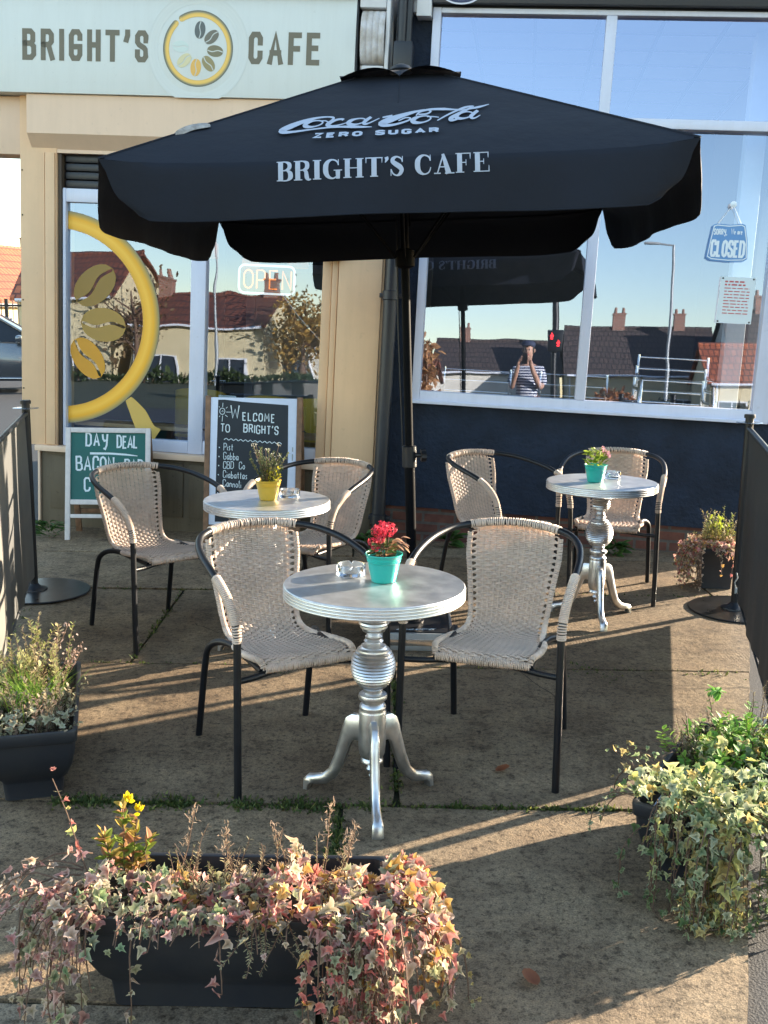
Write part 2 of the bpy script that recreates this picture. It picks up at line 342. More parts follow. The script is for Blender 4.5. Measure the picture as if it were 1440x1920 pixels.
# ---------------------------------------------------------------- materials in use
M = {}
M['black_metal'] = pm('black_metal', (.006, .0075, .011), .40, spec=.4, var=.25, vscale=14, bump=.05, bscale=200)
M['wicker'] = pm('wicker', (.73, .575, .465), .55, var=.16, vscale=9, bump=.25, bscale=260, dist=.001, trans=.12)
M['alu'] = pm('alu', (.62, .63, .65), .36, 1.0, var=.20, vscale=16, bump=.03, bscale=70, dist=.001)
M['alu_top'] = pm('alu_top', (.80, .81, .82), .40, 1.0, var=.11, vscale=17, detail=9)
M['pole_black'] = pm('pole_black', (.003, .0035, .005), .55, spec=.06)
M['teal'] = pm('teal', (.03, .52, .43), .38, var=.06, vscale=20, coat=.3)
M['yellow'] = pm('yellow', (.82, .50, .05), .4, var=.06, vscale=20, coat=.3)
M['soil'] = pm('soil', (.035, .024, .016), .95, var=.5, vscale=60, bump=.8, bscale=120)
M['clear'] = clear_glass('clear_glass', (.97, .99, 1))
M['canopy'] = pm('canopy', (.0105, .0138, .0225), .78, var=.18, vscale=5, bump=.55, bscale=6, dist=.014, spec=.25)
M['canopy_print'] = pm('canopy_print', (.40, .45, .55), .7, var=.05, vscale=30)
M['worn'] = pm('worn', (.30, .28, .26), .8, var=.5, vscale=40)
M['grey_metal'] = pm('grey_metal', (.30, .32, .33), .5, .3, var=.15, vscale=18, bump=.05)
M['planter'] = pm('planter', (.011, .014, .021), .5, col2=(.024, .025, .028), var=.35, vscale=7, bump=.12, bscale=90, dist=.002)
M['leaf'] = pm('leaf', (1, 1, 1), .55, var=.12, vscale=40, attr=True, trans=.38, spec=.3)
M['stem'] = pm('stem', (.12, .07, .045), .8, var=.3, vscale=40)
M['white_wood'] = pm('white_wood', (.62, .58, .57), .6, var=.09, vscale=25, bump=.12, bscale=40)
M['brown_wood'] = pm('brown_wood', (.21, .115, .065), .7, var=.35, vscale=18, bump=.3, bscale=50)
M['green_board'] = pm('green_board', (.012, .115, .105), .65, var=.10, vscale=9)
M['black_board'] = pm('black_board', (.011, .017, .026), .62, var=.3, vscale=5, bump=.3, bscale=9, dist=.006)
M['white_panel'] = pm('white_panel', (.60, .66, .80), .45, var=.04, vscale=12)
M['chalk'] = pm('chalk', (.66, .75, .80), .9, var=.12, vscale=120)
M['banner_dark'] = pm('banner_dark', (.022, .024, .028), .8, var=.2, vscale=6, bump=.2, bscale=300, dist=.001)
M['banner_left'] = pm('banner_left', (.125, .12, .11), .85, var=.12, vscale=7, bump=.3, bscale=380, dist=.001)
M['disc'] = pm('disc', (.6, .62, .64), .22, 1.0, var=.05)
M['base_disc'] = pm('base_disc', (.02, .02, .021), .30, .4, var=.5, vscale=9, bump=.08, bscale=40)
# ---------------------------------------------------------------- paving
def paving():
    mp = bpy.data.materials.new('paving'); N, L = nt(mp); p = N['Principled BSDF']
    tc = N.new('ShaderNodeTexCoord'); at = N.new('ShaderNodeAttribute'); at.attribute_name = 'Col'
    def noise(sc, det, rough=.6):
        n = N.new('ShaderNodeTexNoise'); n.inputs['Scale'].default_value = sc; n.inputs['Detail'].default_value = det; n.inputs['Roughness'].default_value = rough
        L.new(tc.outputs['Object'], n.inputs['Vector']); return n.outputs['Fac']
    def ramp(src, stops):
        r = N.new('ShaderNodeValToRGB'); e = r.color_ramp.elements
        e[0].position, e[0].color = stops[0][0], (*stops[0][1], 1); e[1].position, e[1].color = stops[-1][0], (*stops[-1][1], 1)
        for q, c in stops[1:-1]: x = e.new(q); x.color = (*c, 1)
        L.new(src, r.inputs['Fac']); return r.outputs['Color']
    def mul(a, b, f=1.0, bt='MULTIPLY'):
        m = N.new('ShaderNodeMix'); m.data_type = 'RGBA'; m.blend_type = bt; m.inputs['Factor'].default_value = f
        L.new(a, m.inputs['A']); L.new(b, m.inputs['B']); return m.outputs['Result']
    c = ramp(noise(1.7, 9, .7), [(.3, (.122, .082, .050)), (.44, (.190, .134, .084)), (.56, (.240, .176, .112)), (.74, (.36, .272, .174))])
    c = mul(c, ramp(noise(4.1, 6, .75), [(.34, (.52, .50, .48)), (.47, (1, 1, 1))]))
    c = mul(c, ramp(noise(9, 8, .7), [(.28, (.5, .48, .46)), (.5, (1, 1, 1)), (.75, (1.2, 1.18, 1.12))]))
    c = mul(c, ramp(noise(55, 4, .7), [(.30, (.42, .40, .38)), (.48, (1, 1, 1)), (.72, (1.2, 1.18, 1.12))]))
    c = mul(c, ramp(noise(230, 2, .6), [(.32, (.55, .54, .53)), (.5, (1, 1, 1)), (.68, (1.3, 1.28, 1.22))]))
    c = mul(c, ramp(noise(36, 4, .62), [(.345, (.50, .48, .455)), (.43, (1, 1, 1)), (.63, (1, 1, 1)), (.72, (1.2, 1.18, 1.14))]))
    c = mul(c, ramp(noise(88, 3, .6), [(.33, (.52, .50, .47)), (.42, (1, 1, 1)), (.63, (1, 1, 1)), (.72, (1.25, 1.23, 1.18))]))
    sp = ramp(noise(23, 2, .5), [(.70, (1, 1, 1)), (.735, (.35, .33, .32))])     # dark chewing-gum and lichen spots
    c = mul(c, sp); c = mul(c, at.outputs['Color'])
    L.new(c, p.inputs['Base Color']); p.inputs['Specular IOR Level'].default_value = .35
    rr = N.new('ShaderNodeMapRange'); rr.inputs['To Min'].default_value = .66; rr.inputs['To Max'].default_value = .95; L.new(noise(2.3, 5), rr.inputs['Value']); L.new(rr.outputs['Result'], p.inputs['Roughness'])
    # worn pimples on some slabs (attribute alpha is not used: the pattern fades with a broad noise) and grit
    wv = N.new('ShaderNodeTexVoronoi'); wv.inputs['Scale'].default_value = 62; wv.inputs['Randomness'].default_value = .12; L.new(tc.outputs['Object'], wv.inputs['Vector'])
    ms = N.new('ShaderNodeMath'); ms.operation = 'MULTIPLY'
    mk = N.new('ShaderNodeMapRange'); mk.inputs['From Min'].default_value = .50; mk.inputs['From Max'].default_value = .62; L.new(noise(1.15, 2), mk.inputs['Value'])
    L.new(wv.outputs['Distance'], ms.inputs[0]); L.new(mk.outputs['Result'], ms.inputs[1])
    b1 = N.new('ShaderNodeBump'); b1.inputs['Strength'].default_value = .55; b1.inputs['Distance'].default_value = .004; b1.invert = True; L.new(ms.outputs[0], b1.inputs['Height'])
    b2 = N.new('ShaderNodeBump'); b2.inputs['Strength'].default_value = .75; b2.inputs['Distance'].default_value = .004; L.new(noise(150, 6, .75), b2.inputs['Height']); L.new(b1.outputs['Normal'], b2.inputs['Normal'])
    b3 = N.new('ShaderNodeBump'); b3.inputs['Strength'].default_value = .5; b3.inputs['Distance'].default_value = .012; L.new(noise(14, 6, .7), b3.inputs['Height']); L.new(b2.outputs['Normal'], b3.inputs['Normal'])
    L.new(b3.outputs['Normal'], p.inputs['Normal'])
    return mp
M['paving'] = paving()
M['moss_base'] = pm('moss_base', (.030, .032, .016), .95, var=.5, vscale=40, bump=.6, bscale=90)
M['asphalt'] = pm('asphalt', (.028, .030, .035), .8, var=.3, vscale=240, bump=.8, bscale=160, dist=.004, detail=2)
rows = [(1.0, 2.115, [-3, -1.7, -.125]), (2.115, 3.10, [-3, -.125]), (1.0, 3.10, [-.125, 2.9]), (3.10, 4.45, [-3, .055, 2.9]), (4.45, 5.73, [-3, -1.13, 2.9]), (5.73, 6.62, [-3, -.5, 1.9, 3.2]), (6.62, 7.9, [-3, -.2, 2.2, 3.6])]
def right_edge(y): return .98 + .345 * (y - 2.5)
bm = bmesh.new(); cl = bm.verts.layers.float_color.new('Col')
rs = random.Random(3)
for ri, (y0, y1, xs) in enumerate(rows):
    for i in range(len(xs) - 1):
        g = .008
        xa, xb, ya, yb = xs[i] + g, xs[i + 1] - g, y0 + g, y1 - g
        xa = max(xa, -2.45)
        if xa > right_edge(yb): continue
        dz = rs.uniform(-.0025, .0025); tx = rs.uniform(-.002, .002); t = rs.uniform(.84, 1.16); w = rs.uniform(-.03, .03)
        colr = (t * (1 + w), t, t * (1 - w), 1)
        if ri == 0: colr = (t * 1.2, t * 1.36, t * 1.6, 1)
        n = 14
        g0 = [[None] * (n + 1) for _ in range(n + 1)]
        for a in range(n + 1):
            for b in range(n + 1):
                x = lerp(xa, xb, a / n); y = lerp(ya, yb, b / n)
                x = min(x, right_edge(y))
                if a in (0, n): x += rs.uniform(-.004, .004)
                if b in (0, n): y += rs.uniform(-.004, .004)
                if a in (0, n) and b in (0, n) and rs.random() < .6: x = lerp(x, (xa + xb) / 2, rs.uniform(.0, .008))
                v = bm.verts.new((x, y, dz + tx * (x - xa))); v[cl] = colr; g0[a][b] = v
        for a in range(n):
            for b in range(n):
                try: bm.faces.new((g0[a][b], g0[a + 1][b], g0[a + 1][b + 1], g0[a][b + 1]))
                except ValueError: pass
        rim = [g0[a][0] for a in range(n + 1)] + [g0[n][b] for b in range(1, n + 1)] + [g0[a][n] for a in range(n - 1, -1, -1)] + [g0[0][b] for b in range(n - 1, 0, -1)]
        low = []
        for v in rim:
            q = bm.verts.new((v.co.x, v.co.y, -.05)); q[cl] = colr; low.append(q)
        for k in range(len(rim)):
            k2 = (k + 1) % len(rim)
            if (rim[k].co - rim[k2].co).length < 1e-5: continue
            bm.faces.new((rim[k], low[k], low[k2], rim[k2]))
me = bpy.data.meshes.new('pavement'); bm.to_mesh(me); bm.free(); me.materials.append(M['paving'])
o = bpy.data.objects.new('pavement', me); COL.objects.link(o); tag(o, 'worn brown concrete slab pavement with mossy joints in front of the shops', 'pavement', kind='structure')
mb = MB(); mb.add([(-2.5, .9, -.014), (right_edge(.9) - .01, .9, -.014), (right_edge(8) - .01, 8, -.014), (-2.5, 8, -.014)], [(0, 1, 2, 3)])
o = mb.build('pavement_bedding', M['moss_base']); tag(o, 'dark soil and moss bedding between the pavement slabs', 'ground', kind='structure')
mb = MB(); mb.add([(-300, -300, -.03), (300, -300, -.03), (300, 300, -.03), (-300, 300, -.03)], [(0, 1, 2, 3)])
o = mb.build('ground', M['asphalt']); tag(o, 'dark grey tarmac ground around the pavement and along the street', 'ground', kind='structure')
M['crack'] = pm('crack', (.02, .016, .012), .95)
for cr_, pts_ in enumerate([[(.93, 5.2), (1.05, 5.08), (1.2, 5.1), (1.34, 4.98), (1.5, 4.99), (1.7, 4.9)], [(1.12, 4.45), (1.16, 4.3), (1.3, 4.22), (1.55, 4.25), (1.7, 4.2)], [(-.95, 5.05), (-.8, 4.9), (-.62, 4.92), (-.5, 4.8)], [(.6, 4.45), (.72, 4.1), (.7, 3.9)]]):
    mbk = MB(); rk = random.Random(cr_); den = []
    for i in range(len(pts_) - 1):
        for k in range(6): den.append((lerp(pts_[i][0], pts_[i + 1][0], k / 6) + rk.uniform(-.006, .006), lerp(pts_[i][1], pts_[i + 1][1], k / 6) + rk.uniform(-.006, .006)))
    ribbon(mbk, den, [rk.uniform(.0015, .005) for _ in den], lambda x, y, h: Vector((x, y, .0045 + h)))
    tag(mbk.build('pavement_crack', M['crack']), 'thin dark crack across a paving slab', 'crack', kind='structure')
# moss and grass in the joints
def moss():
    mb = MB(); r = random.Random(11)
    segs = [((-1.05, 3.10), (.12, 3.10), 3000, .021), ((.12, 3.10), (.95, 3.10), 600, .009), ((-.125, 2.5), (-.125, 3.10), 1300, .014), ((.055, 3.12), (.055, 4.3), 1100, .013), ((-1.13, 4.5), (-1.13, 5.7), 260, .01),
            ((-1.5, 4.45), (-.5, 4.45), 160, .008), ((-1.85, 4.4), (-1.95, 5.3), 420, .05), ((.86, 4.55), (1.02, 4.3), 160, .03), ((.2, 4.45), (1.5, 4.45), 120, .008), ((1.35, 4.42), (1.62, 4.42), 120, .02), ((.95, 5.75), (2.2, 5.75), 160, .012),
            ((.25, 3.10), (.75, 3.10), 260, .014), ((-.45, 4.3), (-.38, 4.46), 60, .02), ((-1.6, 5.72), (-.8, 5.73), 200, .01)]
    for (a, b, n, w) in segs:
        a = Vector((*a, 0)); b = Vector((*b, 0)); d = (b - a); L = d.length; pn = Vector((-d.y, d.x, 0)).normalized()
        cl = [r.random() for _ in range(26)]
        for _ in range(n):
            t = r.random()
            if cl[int(t * 25.99)] < .45 and r.random() < .85: continue
            p = a + d * t + pn * r.gauss(0, w); p.z = -.004
            h = r.uniform(.006, .022) * (1.7 if r.random() < .06 else 1); an = r.uniform(0, 6.28); q = Vector((math.cos(an), math.sin(an), 0)); wd = r.uniform(.0025, .006)
            lean = Vector((r.gauss(0, .7), r.gauss(0, .7), 1)).normalized() * h
            g = r.uniform(.5, 1.6); c = (.068 * g, .098 * g, .027 * g) if r.random() < .8 else (.16 * g, .17 * g, .05 * g)
            mb.add([p - q * wd, p + q * wd, p + lean * .6 + q * wd * .8, p + lean, p + lean * .6 - q * wd * .8], [(0, 1, 2, 3, 4)], None, 0, c)
    o = mb.build('moss', M['leaf'], cols=True); tag(o, 'green moss and short grass growing in the pavement joints', 'moss', kind='stuff')
moss()
# ---------------------------------------------------------------- pedestal table
def make_table():
    t = thing('pedestal_table', 'x', 'table', group='round aluminium pedestal tables')
    pr = [(.0, .684), (.262, .684), (.270, .688)]
    for k in range(4): z = .690 + k * .0095; pr += [(.2785, z), (.2835, z + .002), (.2842, z + .004), (.2835, z + .006), (.2785, z + .008)]
    pr += [(.282, .7285), (.2805, .7300), (.276, .7303), (.270, .7300), (0, .7300)]
    MB().lathe(pr, seg=96).build('tabletop', M['alu_top'], t, smooth=40)
    pr = [(0, .684), (.058, .684), (.06, .672)]
    def ball(zc, r, z0, z1, n, gd):
        o = []
        for k in range(n * 4 + 1):
            z = lerp(z0, z1, k / (n * 4)); rr = math.sqrt(max(.0004, r * r - ((z - zc) * r / (abs(z0 - z1) / 2 * 1.08)) ** 2)); o.append((rr - (gd if k % 4 == 2 else (gd * .5 if k % 4 in (1, 3) else 0)), z))
        return o
    pr += ball(.615, .049, .664, .566, 8, .003) + [(.027, .560), (.025, .553), (.031, .546)] + ball(.462, .0715, .540, .388, 15, .0032)
    pr += [(.031, .385), (.030, .376), (.044, .370), (.0465, .362), (.044, .354), (.034, .349), (.033, .341), (.041, .334), (.043, .327), (.041, .320), (.043, .314), (.044, .31), (.0435, .20), (.041, .172), (.036, .160), (.030, .158), (.036, .150), (.036, .143), (.028, .139), (.014, .136), (.012, .130), (.0185, .118), (.012, .106), (.006, .102), (.010, .094), (.004, .084), (0, .082)]
    MB().lathe(pr, seg=56).build('pedestal', M['alu'], t, smooth=45)
    up = [(.036, .292), (.07, .291), (.090, .277), (.103, .245), (.115, .20), (.132, .140), (.152, .090), (.178, .064), (.21, .055), (.232, .050), (.245, .036), (.246, .0)]
    lo = [(.036, .205), (.058, .206), (.070, .198), (.080, .172), (.093, .135), (.110, .092), (.130, .058), (.160, .034), (.19, .026), (.212, .024), (.222, .016), (.226, .0)]
    for k in range(3):
        mb = MB(); n = len(up); th = [.016, .016, .016, .0155, .015, .0145, .014, .014, .0145, .016, .0175, .018]
        vs = []
        for i in range(n):
            u = Vector((up[i][0], 0, up[i][1])); l = Vector((lo[i][0], 0, lo[i][1])); h = th[i]
            for (q, yy) in ((u, -.55), (lerp(u, l, .2), -1), (lerp(u, l, .8), -1), (l, -.55), (l, .55), (lerp(u, l, .8), 1), (lerp(u, l, .2), 1), (u, .55)):
                vs.append((q.x, yy * h, q.z))
        fs = [tuple(range(7, -1, -1)), tuple((n - 1) * 8 + j for j in range(8))]
        for i in range(n - 1):
            for j in range(8): fs.append((i * 8 + j, i * 8 + (j + 1) % 8, (i + 1) * 8 + (j + 1) % 8, (i + 1) * 8 + j))
        mb.add(vs, fs, Matrix.Rotation(k * 2 * math.pi / 3, 4, 'Z'))
        mb.build('leg', M['alu'], t, smooth=50)
    return t
tab = make_table(); tabs = [tab, copy_tree(tab), copy_tree(tab)]
TP = [(-.026, 3.128, -1.471), (-.527, 4.594, -1.3), (1.12, 5.28, -1.573)]
TL = ['silver ribbed round table at the front, carrying the pot of pink flowers', 'silver ribbed round table before the black menu board, carrying the yellow pot', 'silver ribbed round table near the dark wall, carrying a leafy green plant']
for o, (x, y, a), l in zip(tabs, TP, TL): place(o, (x, y, 0), a); o['label'] = l
# ---------------------------------------------------------------- woven bistro chair (front is +y)
PROF = [(.232, .402), (.226, .420), (.205, .431), (.15, .429), (.08, .421), (0, .412), (-.08, .407), (-.145, .412), (-.185, .432), (-.207, .470), (-.222, .53), (-.243, .61), (-.262, .69), (-.276, .752)]
def cr(P, t):
    n = len(P) - 1; x = min(max(t, 0), .99999) * n; i = int(x); f = x - i
    g = lambda k: Vector(P[min(max(k, 0), n)])
    p0, p1, p2, p3 = g(i - 1), g(i), g(i + 1), g(i + 2)
    return .5 * ((2 * p1) + (p2 - p0) * f + (2 * p0 - 5 * p1 + 4 * p2 - p3) * f * f + (3 * p1 - p0 - 3 * p2 + p3) * f ** 3)
_arc = [cr(PROF, k / 400) for k in range(401)]; _len = [0]
for k in range(400): _len.append(_len[-1] + (_arc[k + 1] - _arc[k]).length)
SL = _len[-1]
def prof(s):
    d = min(max(s, 0), 1) * SL
    lo, hi = 0, 400
    while hi - lo > 1:
        m = (lo + hi) // 2
        if _len[m] <= d: lo = m
        else: hi = m
    f = (d - _len[lo]) / max(1e-9, _len[lo + 1] - _len[lo]); return _arc[lo].lerp(_arc[lo + 1], f)
def hw(s): return cr([(.162, 0), (.180, 0), (.181, 0), (.172, 0), (.150, 0), (.143, 0), (.150, 0), (.160, 0), (.172, 0), (.172, 0)], s).x
def surf(s, t, off=0.0):
    p = prof(s); q = prof(min(1, s + .01)) - prof(max(0, s - .01)); q.normalize()
    b = min(1, max(0, (s - .50) / .2))                        # 0 on the seat, 1 on the back
    bow = (1 - t * t)
    nrm = Vector((0, -q.y * 1, q.x)) if False else Vector((0, q.y, -q.x))
    if nrm.z < 0 and b < .5: nrm = -nrm
    if nrm.y < 0 and b >= .5: nrm = -nrm
    y = p.x - .038 * bow * b * (.4 + .6 * min(1, (s - .5) / .5 if s > .5 else 0)); z = p.y - .014 * bow * (1 - b) * min(1, s / .12)
    if s > .9: z += .022 * bow * ((s - .9) / .1)
    return Vector((t * hw(s), y, z)) + nrm * off
def make_chair():
    t = thing('bistro_chair', 'x', 'chair', group='woven bistro chairs at the tables')
    # frame loop: leg - arm - back - arm - leg
    half = [(.276, .279, 0), (.274, .276, .2), (.271, .272, .42), (.269, .268, .52), (.270, .258, .575), (.276, .228, .635), (.284, .17, .685), (.287, .09, .716), (.281, -.01, .738), (.262, -.11, .756), (.222, -.205, .770), (.168, -.262, .777)]
    hl = [V3(p) for p in half]
    def sm(P, k=4):
        o = []
        for i in range(len(P) - 1):
            p0, p1, p2, p3 = P[max(i - 1, 0)], P[i], P[i + 1], P[min(i + 2, len(P) - 1)]
            for j in range(k):
                f = j / k; o.append(.5 * ((2 * p1) + (p2 - p0) * f + (2 * p0 - 5 * p1 + 4 * p2 - p3) * f * f + (3 * p1 - p0 - 3 * p2 + p3) * f ** 3))
        o.append(P[-1]); return o
    mid = [V3((.168, -.262, .777)), V3((.10, -.290, .784)), V3((0, -.303, .788)), V3((-.10, -.290, .784)), V3((-.168, -.262, .777))]
    for s in (1, -1):
        P = sm([V3((p.x * s, p.y, p.z)) for p in hl])
        mb = MB(); k = 13
        mb.tube(P[:k], .0128, 12); mb.build('front_leg', M['black_metal'], t, smooth=60)
        mb = MB(); mb.tube(P[k - 1:], .0128, 12); mb.build('armrest', M['black_metal'], t, smooth=60)
        # wrapped grip on the arm
        mb = MB()
        arc = P[12:27]; n = 0
        dense = sm(arc, 3)
        L = 0; last = -1
        for i in range(1, len(dense)):
            L += (dense[i] - dense[i - 1]).length
            if L - last > .0052:
                last = L; tt = (dense[i] - dense[i - 1]).normalized(); a = tt.orthogonal().normalized(); b = tt.cross(a)
                mb.tube([dense[i] + (a * math.cos(x) + b * math.sin(x)) * .0142 + tt * (.002 * x / 6.28) for x in [6.2832 * q / 12 for q in range(12)]], .0029, 5, closed=True)
        mb.build('arm_wrap', M['wicker'], t, smooth=70)
        rl = sm([V3((.160 * s, .03, .404)), V3((.170 * s, -.07, .408)), V3((.190 * s, -.14, .398)), V3((.208 * s, -.185, .365)), V3((.211 * s, -.212, .30)), V3((.214 * s, -.24, .18)), V3((.218 * s, -.279, 0))])
        MB().tube(rl, .0125, 12).build('rear_leg', M['black_metal'], t, smooth=60)
    mb = MB(); mb.tube(sm(mid), .0122, 10); mb.build('back_rail', M['black_metal'], t, smooth=60)
    # seat support frame
    mb = MB()
    mb.tube(sm([V3((.268, .268, .395)), V3((.2, .245, .392)), V3((.1, .205, .392)), V3((0, .195, .392)), V3((-.1, .205, .392)), V3((-.2, .245, .392)), V3((-.268, .268, .395))]), .0105, 10)
    for s in (1, -1):
        mb.tube([V3((.165 * s, .215, .397)), V3((.160 * s, .03, .398)), V3((.150 * s, -.15, .404))], .010, 8)
        mb.tube([surf(.45 + k / 40 * .54, s * 1.0) for k in range(41)], .0066, 8)
    mb.build('seat_frame', M['black_metal'], t, smooth=60)
    # woven shell: 14 uprights and about 150 cross strands
    mb = MB(); nw = 14; pitch = .0056; n = int(SL / pitch)
    r = random.Random(5)
    NS = 44
    for i in range(nw * 2 - 1):
        tt = -.84 + 1.68 * i / (nw * 2 - 2)
        for dx in ((-.0016, .0016) if i % 2 == 0 else (-.0052, 0, .0052)):
            mb.tube([surf(k / 56, tt + dx / .17, -.0004 if i % 2 == 0 else -.0062) for k in range(57)], .0017 if i % 2 == 0 else .0030, 4, cap=False)
    for j in range(2, n - 1):
        s0 = j * pitch / SL; g = j // 4; gc = (g * 4 + 1.5) * pitch / SL; ph = (j // 2) % 2; pts = []
        jj = r.uniform(-.0006, .0006)
        for k in range(NS + 1):
            tt = -1 + 2 * k / NS
            a = abs(tt); pin = 0
            if a > .84: pin = .74 * math.sin(math.pi * min(1, (a - .84) / .16)) ** .8 if a < 1 else 0
            s = lerp(s0, gc, pin) + jj
            x = (tt + .84) / (1.68 / (nw - 1))
            off = .0052 * math.cos(math.pi * (x + ph)) * (1 if a < .88 else .1)
            pts.append(surf(s, tt * 1.0, off))
        up_ = surf(s0, 0, 1) - surf(s0, 0, 0)
        mb.tube(pts, .0027, 6, cap=False, flat=.48, up=up_)
    shell = mb.build('woven_seat', M['wicker'], t, smooth=80)
    # wrapped edges: both sides, the seat lip, and the top rail
    mb = MB()
    def wrap(path, rad, step=.0052, rr=.0028):
        L = 0; last = -1
        for i in range(1, len(path)):
            L += (path[i] - path[i - 1]).length
            if L - last >= step:
                last = L; tt = (path[i] - path[i - 1]).normalized(); a = tt.orthogonal().normalized(); b = tt.cross(a)
                sk = Matrix.Rotation(r.uniform(-.15, .15), 3, a); ro = rad * r.uniform(.96, 1.06)
                mb.tube([path[i] + sk @ ((a * math.cos(x) + b * math.sin(x)) * ro) for x in [6.2832 * q / 9 for q in range(9)]], rr, 4, closed=True)
    for s in (1, -1): wrap([surf(.015 + k / 400 * .97, s * 1.0) for k in range(401)], .0088)
    wrap([surf(.012, -1 + 2 * k / 200) + V3((0, .0, -.004)) for k in range(201)], .0125, .0056, .0031)
    wrap(sm(sm(mid), 6), .0145, .0056, .0030)
    mb.build('edge_wrap', M['wicker'], t, smooth=80)
    return t
ch = make_chair(); chairs = [ch] + [copy_tree(ch) for _ in range(5)]
def heading(dx, dy): return math.atan2(dy, dx) - math.pi / 2
CP = [(-.352, 3.51, .484, -.876), (.41, 3.57, -.313, -.95), (-1.113, 4.957, .671, -.741), (-.36, 5.22, -.5, -.87), (.655, 5.70, .60, -.80), (1.305, 5.866, -.284, -.959)]
CL = ['woven beige chair left of the front table, turned half right', 'woven beige chair right of the front table, facing forward', 'woven beige chair in front of the green day deal board', 'woven beige chair between the menu board and the parasol pole', 'woven beige chair before the dark wall, just right of the parasol pole', 'woven beige chair behind the table by the dark wall']
for o, (x, y, dx, dy), l in zip(chairs, CP, CL): place(o, (x, y, 0), heading(dx, dy)); o['label'] = l
# ---------------------------------------------------------------- table things
def pot(label, x, y, mat):
    t = thing('flower_pot', label, 'flower pot', (x, y, .7304), 0, 'small metal flower pots on the tables')
    pr = [(0, 0), (.036, 0), (.038, .002)]
    for k in range(9): z = .004 + k * .009; pr.append((.038 + .0185 * z / .09, z))
    for z in (.066, .071, .076): pr += [(.0523 + (z - .07) * .2, z - .0012), (.0536 + (z - .07) * .2, z), (.0523 + (z - .07) * .2, z + .0012)]
    pr = sorted(pr[:3], key=lambda q: q[1]) + sorted([q for q in pr[3:] if q[1] > .003], key=lambda q: q[1])
    pr += [(.0572, .0855), (.0592, .0875), (.0592, .090), (.0568, .0905), (.0555, .087), (.050, .06)]
    MB().lathe(pr, seg=48).build('pot_body', mat, t, smooth=50)
    MB().lathe([(.0535, .074), (.03, .078), (0, .079)], seg=24).build('compost', M['soil'], t, smooth=60)
    return t
pot('turquoise metal pot of pink flowers on the front table', .002, 3.156, M['teal'])
pot('yellow metal pot on the table before the menu board', -.521, 4.584, M['yellow'])
pot('turquoise metal pot with a leafy green plant on the table by the dark wall', 1.08, 5.262, M['teal'])
def ashtray():
    pr = [(0, .0), (.044, 0), (.047, .003), (.0475, .034), (.046, .036), (.041, .036), (.039, .030), (.037, .012), (.03, .009), (0, .009)]
    mb = MB(); seg = 48; vs = []; fs = []
    for (r_, z) in pr:
        for k in range(seg):
            a = 2 * math.pi * k / seg; n = min(abs(((a / (math.pi * 2) * 4 + .5) % 1) - .5), .5)
            zz = z - (.010 if z > .03 and n < .05 else (.004 if z > .03 and n < .08 else 0)); vs.append((r_ * math.cos(a), r_ * math.sin(a), zz))
    for i in range(len(pr) - 1):
        for k in range(seg): fs.append((i * seg + k, i * seg + (k + 1) % seg, (i + 1) * seg + (k + 1) % seg, (i + 1) * seg + k))
    mb.add(vs, fs); return mb.build('ashtray', M['clear'], None, smooth=40)
a0 = ashtray()
for i, (x, y, l) in enumerate([(-.103, 3.232, 'clear glass ashtray beside the pot of pink flowers on the front table'), (-.432, 4.663, 'clear glass ashtray beside the yellow pot'), (1.195, 5.40, 'clear glass ashtray half behind the pot on the table by the dark wall')]):
    o = a0 if i == 0 else copy_tree(a0); place(o, (x, y, .7306), i * .4); tag(o, l, 'ashtray', 'glass ashtrays on the tables')
